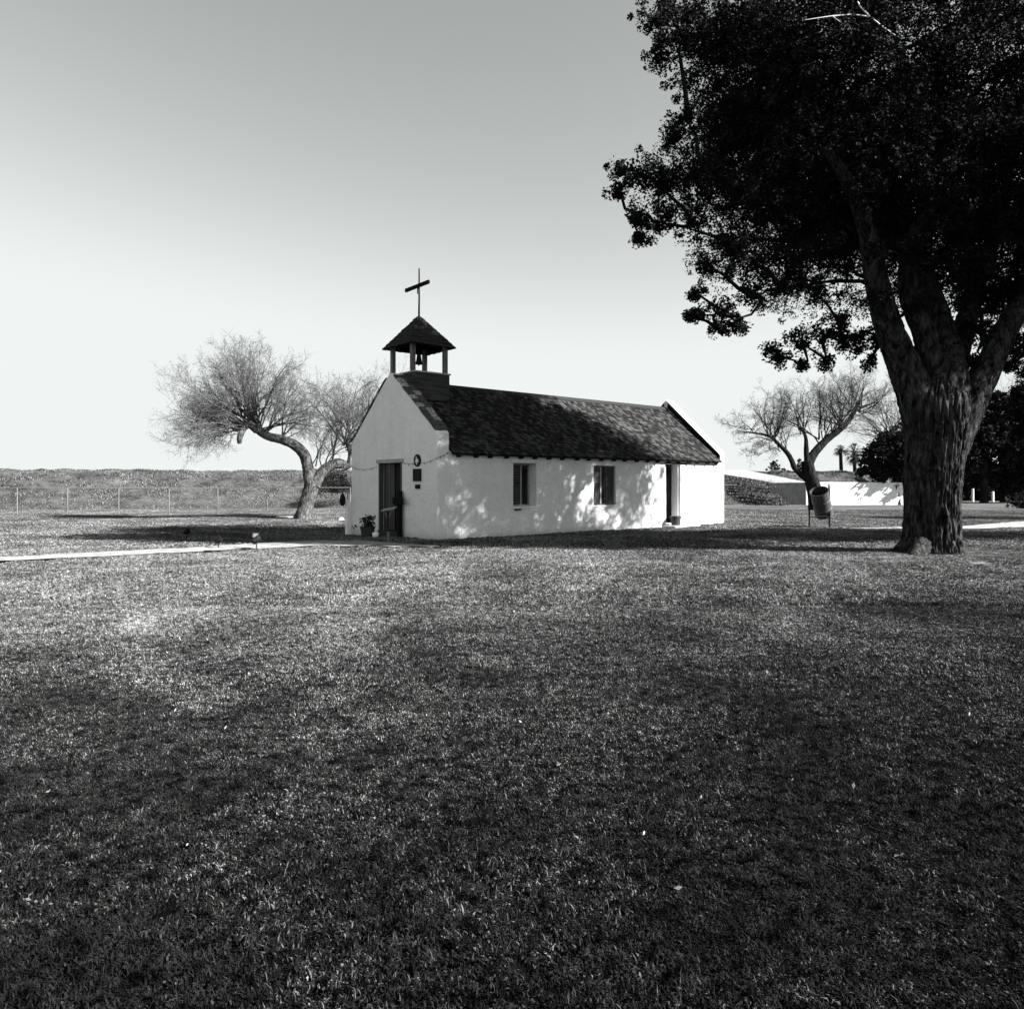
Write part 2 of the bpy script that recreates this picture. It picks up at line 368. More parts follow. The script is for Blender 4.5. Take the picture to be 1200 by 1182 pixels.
# gables: front with a doorway
D0, D1, DT = 1.82, 3.04, 2.10
gf = [(0, -.3), (0, 2.84), (.05, 2.88), (2.30, 4.63), (2.415, 4.68), (2.53, 4.63), (WD-.05, 2.80), (WD, 2.74), (WD, -.3), (D1, -.3), (D1, DT), (D0, DT), (D0, -.3)]
MB().prism(gf, 'x', 0, TH).build('front_gable_wall', PLASTER, chapel, bevel=.025, seg=3)
gb = [(0, -.3), (0, 2.66), (.06, 2.70), (2.32, 4.72), (2.415, 4.78), (2.51, 4.72), (WD-.06, 2.70), (WD, 2.66), (WD, -.3)]
MB().prism(gb, 'x', L-TH, L).build('rear_gable_wall', PLASTER, chapel, bevel=.03, seg=3)
MB().box((TH, TH, -.3), (L-TH, WD-TH, .02)).build('floor_slab', INTERIOR, chapel)
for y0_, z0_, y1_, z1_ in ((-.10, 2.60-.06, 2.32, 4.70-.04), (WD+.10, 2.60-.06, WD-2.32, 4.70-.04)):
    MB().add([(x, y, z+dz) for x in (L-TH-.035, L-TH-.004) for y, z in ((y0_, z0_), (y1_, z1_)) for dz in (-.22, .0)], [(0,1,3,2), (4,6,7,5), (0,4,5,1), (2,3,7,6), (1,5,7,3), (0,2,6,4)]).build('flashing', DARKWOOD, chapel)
# rough weathered capping tiles on the front gable
def coping_run(y0, z0, y1, z1):
    ln = math.hypot(y1-y0, z1-z0); n = int(ln/.21)
    uy, uz = (y1-y0)/ln, (z1-z0)/ln; nx_, nz_ = (-uz, uy) if uy*1 > 0 else (uz, -uy)
    for i in range(n):
        for row in range(2):
            a = i*.21 + random.uniform(0, .02); b = a + .205; h = .035+random.uniform(0, .03)
            xa = -.02+row*.215; xb = xa+.205+random.uniform(-.01, .02)
            yy = lambda s, k: y0+uy*s+nx_*k; zz = lambda s, k: z0+uz*s+nz_*k
            vs = [(x, yy(s, k), zz(s, k)) for k in (.003, h) for s, x in ((a, xa), (b, xa), (b, xb), (a, xb))]
            if uy < 0: pass
            vs = [(v[0]+random.uniform(-.012, .012), v[1], v[2]+random.uniform(-.006, .012)) for v in vs]
            MB().add(vs, [(0,3,2,1),(4,5,6,7),(0,1,5,4),(1,2,6,5),(2,3,7,6),(3,0,4,7)]).build('capping_tile', COPING if random.random() < .72 else PALETILE, chapel)
coping_run(.06, 2.89, 2.30, 4.63)
coping_run(WD-.06, 2.81, 2.53, 4.63)
# roof body + shingles
RZ, EZ, OV = 4.42, 2.30, .17
slope = math.atan2(RZ-EZ, 2.415+OV)
def roof_z(w):   # under-deck height
    k = abs(w-2.415); return RZ - k*math.tan(slope)
deck = [(-OV, roof_z(-OV)), (2.415, RZ), (WD+OV, roof_z(WD+OV)), (WD+OV, roof_z(WD+OV)-.05), (2.415, RZ-.06), (-OV, roof_z(-OV)-.05)]
roof = MB().prism(deck, 'x', TH+.002, L-TH-.002).build('roof', DARKWOOD, chapel)
m = MB(); SLEN = (2.415+OV)/math.cos(slope)+.03; expo = .135; nC = int(SLEN/expo)
for side_ in (1, -1):
    for c in range(nC+1):
        s = c*expo; x = TH+.01+random.uniform(-.1, 0)
        while x < L-TH-.02:
            w_ = random.uniform(.09, .17); x1 = min(x+w_, L-TH-.01); x0 = max(x, TH+.01)
            if x1-x0 > .03:
                a = s-.03+random.uniform(-.012, .012); b = min(s+expo*2.0, SLEN-.01); la = .020+random.uniform(0, .026); lb = .006
                if side_ == 1: P = lambda q_, h: (-OV+q_*math.cos(slope)-math.sin(slope)*h, roof_z(-OV)+q_*math.sin(slope)+math.cos(slope)*h)
                else: P = lambda q_, h: (WD+OV-q_*math.cos(slope)+math.sin(slope)*h, roof_z(WD+OV)+q_*math.sin(slope)+math.cos(slope)*h)
                sag = -.05*math.sin(math.pi*(x-TH)/(L-2*TH))*0
                p0, p1, p2 = P(a, 0.002), P(a, la), P(b, lb)
                g = .003
                m.add([(x0+g, *p0), (x1-g, *p0), (x1-g, *p1), (x0+g, *p1), (x1-g, *p2), (x0+g, *p2)], [(0,1,2,3), (3,2,4,5), (0,3,5), (1,4,2)])
            x = x+w_
tag(m.build('shingle_courses', SHINGLE, roof, kind='stuff'), 'rows of weathered split shingles')
MB().prism([(2.30, RZ-.06), (2.415, RZ+.055), (2.53, RZ-.06), (2.53, RZ-.03), (2.415, RZ+.085), (2.30, RZ-.03)], 'x', TH+.01, L-TH-.01).build('ridge_board', SHINGLE, roof)
for k in range(22):
    x = .62 + k*.55 + random.uniform(-.05, .05)
    if x > L-TH-.1: break
    zt = roof_z(-OV)-.052
    MB().box((x-.028, -OV-.01, zt-.055), (x+.028, .02, zt+.0)).build('rafter_tail', DARKWOOD, chapel)
# bell tower
BX, BY, HB, BZ = .96, 2.415, .555, 4.72
bx0, bx1, by0, by1 = .40, BX+.65, BY-.65, BY+.65
core = MB().box((bx0+.03, by0+.03, 3.6), (bx1-.03, by1-.03, BZ-.04)).build('tower_base', DARKWOOD, chapel)
for fz in range(6):
    z0 = BZ-.045-.19*(fz+1); z1 = z0+.184
    if z1 < 3.6: break
    j = lambda: random.uniform(-.006, .006)
    MB().box((bx0+.002, by0+j(), z0), (bx1, by0+.028, z1)).build('plank', PLANK, core)
    MB().box((bx0+.002, by1-.028, z0), (bx1, by1+j(), z1)).build('plank', PLANK, core)
    MB().box((bx1-.028, by0+.03, z0), (bx1+j(), by1-.03, z1)).build('plank', PLANK, core)
    if z0 > 4.0: MB().box((bx0+j(), by0+.03, z0), (bx0+.028, by1-.03, z1)).build('plank', PLANK, core)
for a, b in (((bx0-.02, by0-.03, BZ-.043), (bx1+.03, by0+.10, BZ)), ((bx0-.02, by1-.10, BZ-.043), (bx1+.03, by1+.03, BZ)),
             ((bx0-.02, by0+.102, BZ-.042), (bx0+.10, by1-.102, BZ-.001)), ((bx1-.10, by0+.102, BZ-.042), (bx1+.03, by1-.102, BZ-.001))):
    MB().box(a, b).build('trim_board', TRIM, core)
for sx_ in (-1, 1):
    for sy_ in (-1, 1):
        x, y = BX+sx_*HB, BY+sy_*HB
        MB().box((x-.062, y-.062, BZ+.001), (x+.062, y+.062, 5.56)).build('tower_post', POST, chapel, bevel=.008)
HR, EH, PK = .763, 5.49, 6.46
cr = MB(); cr.add([(BX-HR, BY-HR, EH), (BX+HR, BY-HR, EH), (BX+HR, BY+HR, EH), (BX-HR, BY+HR, EH), (BX, BY, PK),
       (BX-HR, BY-HR, EH-.03), (BX+HR, BY-HR, EH-.03), (BX+HR, BY+HR, EH-.03), (BX-HR, BY+HR, EH-.03), (BX, BY, PK-.25)],
       [(0,1,4), (1,2,4), (2,3,4), (3,0,4), (5,9,6), (6,9,7), (7,9,8), (8,9,5), (0,5,6,1), (1,6,7,2), (2,7,8,3), (3,8,5,0)])
troof = cr.build('tower_roof', DARKWOOD, chapel)
for f in range(4):
    ang = f*math.pi/2; ca, sa = math.cos(ang), math.sin(ang); SL = math.hypot(HR, PK-EH); ss, cs = (PK-EH)/SL, HR/SL
    for c in range(9):
        s = c*.135; half = HR*(1-s/SL)+.02; x = -half
        while x < half-.02:
            w_ = random.uniform(.10, .17); x1 = min(x+w_, half)
            a = s-.035+random.uniform(-.015, .015); b = min(s+.24, SL); la = .028+random.uniform(0, .018)
            kx = (1-b/SL); h2 = HR*max(kx, 0)+.01
            cl = lambda v, hh: max(-hh, min(hh, v))
            def P(xx, q_, h):
                lx, ly, z = xx, -(HR - q_*cs + h*ss), EH + q_*ss + h*cs
                return (BX + lx*ca - ly*sa, BY + lx*sa + ly*ca, z)
            g = .004
            vs = [P(x+g, a, .003), P(x1-g, a, .003), P(x1-g, a, la), P(x+g, a, la), P(cl(x1-g, h2), b, .008), P(cl(x+g, h2), b, .008)]
            MB().add(vs, [(0,1,2,3), (3,2,4,5), (0,3,5), (1,4,2)]).build('shingle', SHINGLE, troof)
            x += w_
MB().box((BX-.62, BY-.035, 5.47), (BX+.62, BY+.035, 5.555)).build('tie_beam', DARKWOOD, chapel)
# roof cross
cross = MB().tube([(BX, BY, PK-.1), (BX+.01, BY, 7.0), (BX, BY-.01, 7.86)], [.030, .026, .02], 8).build('roof_cross', DARKWOOD, chapel)
MB().box((BX-.10, BY-.65, 7.265), (BX-.03, BY+.65, 7.375)).build('arm', DARKWOOD, cross, bevel=.015)
MB().box((BX-.095, BY-.10, 7.08), (BX-.06, BY-.05, 7.262)).build('strap', BLACK, cross)
# bell (swings on its own yoke)
bell = empty('bell', cw(BX, BY, 5.02), CR, 'small dark bell hanging inside the open tower of the chapel', 'bell')
prof = [(0, .30), (.035, .30), (.06, .27), (.07, .2), (.08, .12), (.10, .05), (.125, 0), (.115, 0), (.09, .05), (.07, .13), (.05, .25), (0, .27)]
MB().lathe(prof, 20, (0, 0, 0)).build('bell_body', BLACK, bell, smooth=True)
MB().tube([(0, 0, .24), (0, .01, -.04)], [.008, .02], 8).build('clapper', BLACK, bell)
MB().box((-.16, -.03, .30), (.16, .03, .36)).build('yoke', DARKWOOD, bell, bevel=.006)
MB().tube([(0, 0, .36), (0, 0, .45)], .012, 6).build('hanger', BLACK, bell)
# front door
dfr = MB()
MB().box((-.035, D0-.14, DT-.02), (.10, D1+.16, DT+.09)).build('lintel', TRIM, chapel, bevel=.01)
MB().box((-.015, D1-.035, .02), (.10, D1+.045, DT-.022)).build('door_frame', DOORWOOD, chapel)
MB().box((-.015, D0-.045, .02), (.10, D0+.03, DT-.022)).build('door_frame', DOORWOOD, chapel)
MB().box((-.06, D0-.02, -.2), (TH-.01, D1+.02, .12)).build('threshold', INTERIOR, chapel, bevel=.01)
door = MB().box((.16, 2.42, .14), (.195, D1-.04, DT-.03)).build('door', DARKWOOD, chapel)
yb = 2.425
while yb < D1-.06:
    w_ = .115; MB().box((.138, yb, .145), (.158, min(yb+w_-.008, D1-.045), DT-.035)).build('board', DOORWOOD, door); yb += w_
MB().box((.112, 2.66, .145), (.136, 2.70, DT-.035)).build('batten', POST, door)
MB().box((.112, D1-.12, .145), (.136, D1-.05, DT-.035)).build('stile', DOORWOOD, door)
d2 = MB().box((.25, D0-.35, .14), (.285, D0+.02, DT-.03))
dleaf = MB(); dleaf.box((.20, 2.385, .14), (.84, 2.415, DT-.03)).build('door', DOORWOOD, chapel)
# windows with louvred shutters
def window(t0, t1, z0, z1, share_left, broken, D=0):
    fr = MB()
    for a, b in (((t0+.002, D+.045, z0+.002), (t0+.04, D+.10, z1-.002)), ((t1-.04, D+.045, z0+.002), (t1-.002, D+.10, z1-.002)), ((t0+.042, D+.045, z1-.045), (t1-.042, D+.10, z1-.002)), ((t0+.042, D+.045, z0+.002), (t1-.042, D+.10, z0+.05))): fr.box(a, b)
    w = fr.build('window', TRIM if not broken else POST, chapel)
    MB().box((t0-.06, -.05, z0-.05), (t1+.06, .12, z0-.002)).build('sill', PLASTER, w, bevel=.008)
    a, b = t0+.045, t0+share_left
    def leaf(a, b, yy):
        sh = MB()
        for p, q_ in (((a, yy, z0+.055), (a+.035, yy+.03, z1-.05)), ((b-.035, yy, z0+.055), (b, yy+.03, z1-.05))): sh.box(p, q_)
        zm = (z0+z1)/2
        for zz in (z0+.055, zm-.03, z1-.10): sh.box((a+.036, yy, zz), (b-.036, yy+.03, zz+.05))
        s = sh.build('shutter', SHUTTER, w); z = z0+.12
        while z < z1-.13:
            if not (zm-.07 < z < zm+.05):
                MB().add([(a+.034, yy+.002, z), (b-.034, yy+.002, z), (b-.034, yy+.026, z+.035), (a+.034, yy+.026, z+.035),
                          (a+.034, yy+.002, z+.006), (b-.034, yy+.002, z+.006), (b-.034, yy+.026, z+.041), (a+.034, yy+.026, z+.041)],
                         [(0,3,2,1),(4,5,6,7),(0,1,5,4),(1,2,6,5),(2,3,7,6),(3,0,4,7)]).build('slat', SHUTTER, s)
            z += .048
        return s
    leaf(a, b, D+.012)
    MB().box((b+.003, D+.012, z0+.055), (b+.028, D+.05, z1-.05)).build('stile', PALE, w)
    if broken:
        leaf(t1-.34, t1-.045, .10)
        xm = b + .30
        MB().box((b+.04, .13, (z0+z1)/2-.012), (t1-.05, .15, (z0+z1)/2+.012)).build('glazing_bar', POST, w)
        MB().box((xm, .13, z0+.055), (xm+.025, .15, z1-.05)).build('glazing_bar', POST, w)
window(2.58, 3.46, .83, 2.07, .50, False, .24)
window(5.84, 6.86, .80, 2.05, .34, True)
MB().box((2.50, -.045, 2.085), (3.56, .05, 2.17)).build('window_lintel', PLASTER, chapel, bevel=.004)
MB().box((2.62, -.05, .72), (2.86, .0, .765)).build('wall_vent', BLACK, chapel)
# side door
MB().box((9.30, -.05, 2.162), (10.50, .06, 2.20)).build('lintel', DARKWOOD, chapel)
MB().box((10.13, .06, .10), (10.178, .22, 2.155)).build('door_frame', WHITE, chapel)
MB().box((9.382, .10, .10), (9.42, .2, 2.155)).build('door_frame', DARKWOOD, chapel)
MB().box((9.2, -.55, -.2), (10.6, -.004, .06)).build('step', CONC, chapel, bevel=.02)
MB().box((9.46, .30, .11), (9.50, .95, 2.14)).build('door', DARKWOOD, chapel)

# ---------------------------------------------------------------- things on and beside the chapel
def on_front(w, z, x=0.0): return cw(x, w, z)
med = empty('medallion', on_front(.946, 2.116), CR, 'round dark medallion with a pale emblem, highest on the wall right of the front door', 'plaque')
n = 28
MB().add([( -.003, .175*math.cos(2*math.pi*k/n), .175*math.sin(2*math.pi*k/n)) for k in range(n)] + [(-.03, .165*math.cos(2*math.pi*k/n), .165*math.sin(2*math.pi*k/n)) for k in range(n)],
   [tuple(range(n)), tuple(range(n, 2*n))] + [(k, (k+1) % n, (k+1) % n+n, k+n) for k in range(n)]).build('disc', BRONZE, med)
tx = [(-.10,.0),(-.045,.01),(-.045,.10),(0.005,.10),(.005,.045),(.06,.035),(.085,.02),(.088,-.04),(.05,-.065),(.015,-.10),(.01,-.125),(-.02,-.10),(-.04,-.055),(-.065,-.06)]
MB().prism([(-a, b) for a, b in tx], 'x', -.036, -.029).build('emblem', PALE, med)
def plaque(w, z, hw, hh, label):
    p = empty('wall_plaque', on_front(w, z), CR, label, 'plaque')
    MB().box((-.025, -hw, -hh), (-.003, hw, hh)).build('plate', BRONZE, p, bevel=.004)
    m = MB()
    for a, b in (((-.031, -hw, hh-.012), (-.0255, hw, hh)), ((-.031, -hw, -hh), (-.0255, hw, -hh+.012)), ((-.031, -hw, -hh+.0125), (-.0255, -hw+.012, hh-.0125)), ((-.031, hw-.012, -hh+.0125), (-.0255, hw, hh-.0125))): m.box(a, b)
    m.build('rim', BRONZE, p)
plaque(.95, 1.72, .20, .17, 'square dark metal plaque on the wall below the round medallion')
plaque(.92, 1.405, .115, .06, 'smallest dark plaque on the wall, lowest beneath the square one')
def wire(pts, sag, label):
    P = []
    for (a, b), s in zip(zip(pts[:-1], pts[1:]), sag):
        for k in range(10):
            t = k/10; p = Vector(a).lerp(Vector(b), t); p.z -= s*4*t*(1-t); P.append(p)
    P.append(Vector(pts[-1])); o = empty('light_string', P[0], 0, label, 'wire')
    Q = [p-P[0] for p in P]; MB().tube(Q, .0045, 5).build('cable', BLACK, o)
    for i in range(2, len(Q)-1, 3): MB().lathe([(0, -.05), (.008, -.04), (.009, -.02), (.006, .004)], 6, Q[i]).build('bulb', BRONZE, o)
wire([on_front(WD-.02, 2.02, -.03), on_front(D1+.10, 1.99, -.03)], [.09], 'thin dark light string sagging across the front wall left of the door')
wire([on_front(D0-.06, 2.09, -.03), on_front(.95, 2.05, -.045), on_front(-.035, 2.16, -.03), cw(.36, -.03, 2.33)], [.04, .05, .02], 'thin dark light string running from the door past the medallion to the eave')
# standing cross by the door
c0 = empty('wooden_cross', cw(-.10, 1.72, ground_z(*cw(-.1, 1.72).xy)-.02), CR, 'plain black wooden cross standing against the right door jamb', 'cross')
MB().box((-.04, -.075, 0), (.04, .085, 1.33)).build('upright', DARKWOOD, c0, bevel=.006)
MB().box((-.085, -.27, .955), (-.041, .27, 1.145)).build('arm', DARKWOOD, c0, bevel=.006)
# reading stand
X, Y = gp(455, 636.5); ls = empty('reading_stand', (X, Y, ground_z(X, Y)), 0, 'slim metal stand with a slanted reading plate before the front door', 'stand')
MB().box((-.022, -.022, -.02), (.022, .022, .80)).build('post', BLACK, ls)
MB().box((-.026, -.026, 0), (.026, .026, .30)).build('sleeve', POST, ls)
mm = MB(); mm.add([(-.17,-.13,.80),(.17,-.13,.86),(.19,.15,.90),(-.13,.15,.84),(-.17,-.13,.82),(.17,-.13,.88),(.19,.15,.92),(-.13,.15,.86)], [(0,3,2,1),(4,5,6,7),(0,1,5,4),(1,2,6,5),(2,3,7,6),(3,0,4,7)]); mm.build('reading_plate', GALV, ls)
for s in (-1, 1): MB().tube([(s*.012, 0, .62), (s*.10, 0, .83+s*.02)], .009, 6).build('brace', GALV, ls)

def leaf_cloud(centers, radii, n_each, size, mat, name, parent=None, kind=None, flat=.0, up=0.0, aspect=.55, seed=1):
    "rhombic leaves scattered round cluster centres"
    r = np.random.default_rng(seed); c = np.repeat(np.array(centers, float), n_each, 0); rr = np.repeat(np.array(radii, float), n_each)
    N = len(c); d = r.normal(size=(N, 3)); d /= np.linalg.norm(d, axis=1)[:, None]
    p = c + d*(rr*np.cbrt(r.random(N)))[:, None]*np.array([1, 1, 1-flat])
    a = r.normal(size=(N, 3)); a[:, 2] = a[:, 2]*.6+up; a /= np.linalg.norm(a, axis=1)[:, None]
    b = np.cross(a, r.normal(size=(N, 3))); b /= np.linalg.norm(b, axis=1)[:, None]
    s = (size*r.uniform(.6, 1.35, N))[:, None]; nrm = np.cross(a, b)
    V = np.stack([p-a*s*.5, p+b*s*aspect*.5+nrm*s*.08, p+a*s*.5, p-b*s*aspect*.5+nrm*s*.08], 1).reshape(-1, 3)
    Fq = np.arange(N*4).reshape(N, 4); return np_mesh(name, V, Fq, mat, parent, kind)
def flower_pot(px, py, Ycorr, w, h, label):
    X, Y = Ycorr; z = ground_z(X, Y); o = empty('flower_pot', (X, Y, z), 0, label, 'plant pot')
    MB().lathe([(0, 0), (w*.36, 0), (w*.48, h*.42), (w*.52, h*.45), (w*.52, h*.50), (w*.44, h*.50), (w*.42, h*.42), (0, h*.42)], 20).build('pot', TERRA, o, smooth=False)
    cs = [(random.gauss(0, w*.25), random.gauss(0, w*.25), h*random.uniform(.5, .95)) for _ in range(34)]
    m = MB()
    for c in cs: m.tube([(0, 0, h*.45), (c[0]*.5, c[1]*.5, (c[2]+h*.45)/2+.03), c], [.006, .004, .002], 4)
    m.build('stems', TWIGD, o); leaf_cloud(cs, [.07]*34, 16, .06, LEAF2, 'foliage', o, seed=3)
    leaf_cloud([c for c in cs[:12]], [.05]*12, 3, .045, PETAL, 'blossoms', o, seed=5)
flower_pot(0, 0, (-4.07, 20.6), .42, .62, 'dark plant pot with bushy flowers left of the front door')
pt = cw(-.75, 3.05); zz = ground_z(pt.x, pt.y)
tag(MB().lathe([(0, 0), (.06, 0), (.085, .07), (.09, .15), (.07, .17), (.06, .16), (0, .14)], 16, (0,0,0)).build('pale_urn', WHITE, smooth=True), 'small pale urn on the ground beside the bushy flower pot', 'urn').location = (-3.80, 20.35, ground_z(-3.8, 20.35)-.005)
tag(MB().lathe([(0, 0), (.05, .01), (.07, .05), (.05, .10), (0, .115)], 14).build('pale_stone', CONC, smooth=True), 'tiny pale stone lying at the left foot of the front doorway', 'stone').location = (*cw(-.12, 2.98).xy, ground_z(*cw(-.12, 2.98).xy)+.02)
# white corner post with hanging lantern
q0 = cw(-.05, WD+.09); z = ground_z(q0.x, q0.y)
cp = MB(); cp.box((-.09, -.08, -.1), (.09, .08, 1.02)); o = cp.build('corner_post', WHITE, bevel=.012)
tag(o, 'white stub post standing against the left corner of the chapel front', 'post'); o.location = (q0.x, q0.y, z); o.rotation_euler = (0, 0, CR)
q1 = cw(-.22, WD+.17); la = empty('lantern', (q1.x, q1.y, 0), CR, 'dark oval lantern hanging on the white post at the chapel corner', 'lantern')
MB().lathe([(0, .78), (.05, .80), (.085, .88), (.095, .97), (.085, 1.06), (.05, 1.14), (.02, 1.17), (0, 1.17)], 14).build('housing', BLACK, la, smooth=True)
MB().tube([(0, 0, 1.17), (0, 0, 1.22), (.06, -.03, 1.22), (.14, -.06, 1.16), (.14, -.06, 1.0)], .01, 6).build('bracket', BLACK, la)
# pot by the side door
pt = cw(9.55, -.30); pb = empty('bucket_planter', (pt.x, pt.y, .062), CR, 'grey round planter on the step of the side door', 'planter')
MB().lathe([(0, 0), (.15, 0), (.185, .26), (.20, .265), (.20, .31), (.175, .31), (.165, .25), (0, .25)], 20).build('planter_body', TERRA, pb)
leaf_cloud([(0, 0, .27)], [.13], 40, .05, TWIGD, 'dead_leaves', pb, flat=.7, seed=8)

# ---------------------------------------------------------------- branch generator
def wander(p, d, ln, k, amp, grav=0.0, r_=random):
    pts = [Vector(p)]; d = Vector(d).normalized()
    for i in range(k):
        d = (d + Vector((r_.gauss(0, amp), r_.gauss(0, amp), r_.gauss(0, amp)+grav))).normalized(); pts.append(pts[-1] + d*ln/k)
    return pts
def twiggy(seeds, levels, mat_name, parent, name, mat, rnd, tip=None, upb=.25, maxz=None):
    "seeds: (point, direction, length, radius); levels: [(children, length factor, radius factor, spread)]"
    m = MB(); tips = []
    def rec(p, d, ln, rad, lv):
        k = 7 if lv == 0 else (5 if lv == 1 else 3 if lv == 2 else 2)
        pts = wander(p, d, ln, k, .17 + .05*lv, upb*.10, rnd)
        rr = [max(.0035, rad*(1-.82*i/k)) for i in range(k+1)]
        m.tube(pts, rr, 5 if lv == 0 else (4 if lv == 1 else 3), cap=False)
        if lv >= len(levels): tips.append(pts[-1]); return
        n, lf, rf, sp = levels[lv]
        for i in range(n):
            t = .12 + (i+.5)/n*.88; t = min(t, .999); j = min(k-1, int(t*k)); q_ = pts[j].lerp(pts[j+1], t*k-j)
            dd = (pts[j+1]-pts[j]).normalized(); s = Vector((rnd.gauss(0, 1), rnd.gauss(0, 1), rnd.gauss(0, 1)))
            s = (s - dd*s.dot(dd)).normalized()
            nd = (dd*math.cos(sp) + s*math.sin(sp) + Vector((0, 0, upb*.3))).normalized()
            rec(q_, nd, ln*lf*rnd.uniform(.7, 1.2)*(1.15-.4*t), max(rr[j]*rf, .0042 if lv > 0 else .010), lv+1)
    for p, d, ln, rad in seeds: rec(p, d, ln, rad, 0)
    return m, tips
def barked(path, rads, nside, mat, parent, name, furrow=.10, freq=9, seed=0, step=.06, flare=0):
    "a limb swept along a path with furrowed bark in its shape"
    P = [Vector(p) for p in path]; pts = []; rr = []
    for i in range(len(P)-1):
        n = max(2, int((P[i+1]-P[i]).length/step))
        p_1, p0, p1, p2 = P[max(i-1, 0)], P[i], P[i+1], P[min(i+2, len(P)-1)]
        for k in range(n):
            t = k/n; t2, t3 = t*t, t*t*t
            pts.append(.5*((2*p0)+(p1-p_1)*t+(2*p_1-5*p0+4*p1-p2)*t2+(-p_1+3*p0-3*p1+p2)*t3)); rr.append(rads[i]*(1-t)+rads[i+1]*t)
    pts.append(P[-1]); rr.append(rads[-1]); m = len(pts)
    t0 = (pts[1]-pts[0]).normalized(); u = t0.cross(Vector((.3, 1, .1))).normalized(); V = []; run = 0
    for i, p in enumerate(pts):
        t = (pts[min(i+1, m-1)]-pts[max(i-1, 0)]).normalized(); u = (u-t*u.dot(t)).normalized(); w = t.cross(u)
        if i: run += (pts[i]-pts[i-1]).length
        for k in range(nside):
            g = 2*math.pi*k/nside; cx_, cy_ = math.cos(g), math.sin(g); R0 = rr[i]
            a = mn.noise(Vector((cx_*1.3+seed, cy_*1.3, run*.5)))*.07
            s = 1-abs(mn.noise(Vector((cx_*freq*.75+seed, cy_*freq*.75, run*2.3+.5*mn.noise(Vector((cx_*2, cy_*2, run*2)))))))*2
            f = furrow*min(R0, .6)*(s-.5) + furrow*.25*min(R0, .6)*mn.noise(Vector((cx_*12, cy_*12, run*9+seed)))
            fl = 0
            if flare:
                hz = max(0, 1-run/.8); lob = max(0, math.sin(g*5+seed))**1.5*.75+.25; fl = flare*hz**2.4*lob
            V.append(p + (u*cx_+w*cy_)*(R0*(1+a)+f+fl))
    q_ = [(i*nside+k, i*nside+(k+1) % nside, (i+1)*nside+(k+1) % nside, (i+1)*nside+k) for i in range(m-1) for k in range(nside)]
    q_ = np.array(q_); V = np.array([tuple(v) for v in V])
    return np_mesh(name, V, q_, mat, parent, smooth=True)

# ---------------------------------------------------------------- the big shade tree on the right
TY = 15.7; tb = gp(1092, 648); big = empty('shade_tree', (0, 0, 0), 0, 'massive dark shade tree with a furrowed forked trunk filling the right side', 'tree')
big.location = (8.98, TY, 0)
def bl(px, py, Y=TY): return at(px, py, Y) - Vector((8.98, TY, 0))
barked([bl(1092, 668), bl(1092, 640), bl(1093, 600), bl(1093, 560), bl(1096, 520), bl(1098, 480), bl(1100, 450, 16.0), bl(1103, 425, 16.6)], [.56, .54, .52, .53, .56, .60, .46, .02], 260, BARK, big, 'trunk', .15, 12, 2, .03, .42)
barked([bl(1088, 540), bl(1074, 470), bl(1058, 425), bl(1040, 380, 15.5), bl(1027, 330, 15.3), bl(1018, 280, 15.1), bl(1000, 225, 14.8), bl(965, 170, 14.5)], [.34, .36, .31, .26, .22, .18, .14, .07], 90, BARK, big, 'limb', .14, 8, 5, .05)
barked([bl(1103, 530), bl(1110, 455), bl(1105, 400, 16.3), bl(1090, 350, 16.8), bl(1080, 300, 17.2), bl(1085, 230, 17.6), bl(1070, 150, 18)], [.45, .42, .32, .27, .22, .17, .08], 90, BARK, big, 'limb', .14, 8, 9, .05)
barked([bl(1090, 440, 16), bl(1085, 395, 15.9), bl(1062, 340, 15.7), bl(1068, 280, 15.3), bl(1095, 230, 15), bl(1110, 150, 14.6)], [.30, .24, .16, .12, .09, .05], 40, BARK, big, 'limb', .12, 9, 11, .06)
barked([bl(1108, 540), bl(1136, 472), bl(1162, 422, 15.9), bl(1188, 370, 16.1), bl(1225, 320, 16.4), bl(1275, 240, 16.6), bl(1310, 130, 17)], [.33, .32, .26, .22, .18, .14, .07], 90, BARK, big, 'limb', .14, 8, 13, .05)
barked([bl(1112, 440, 16.2), bl(1128, 390, 16.8), bl(1150, 320, 17.8), bl(1175, 240, 18.5), bl(1190, 150, 19)], [.30, .24, .18, .13, .07], 40, BARK, big, 'limb', .12, 9, 15, .06)
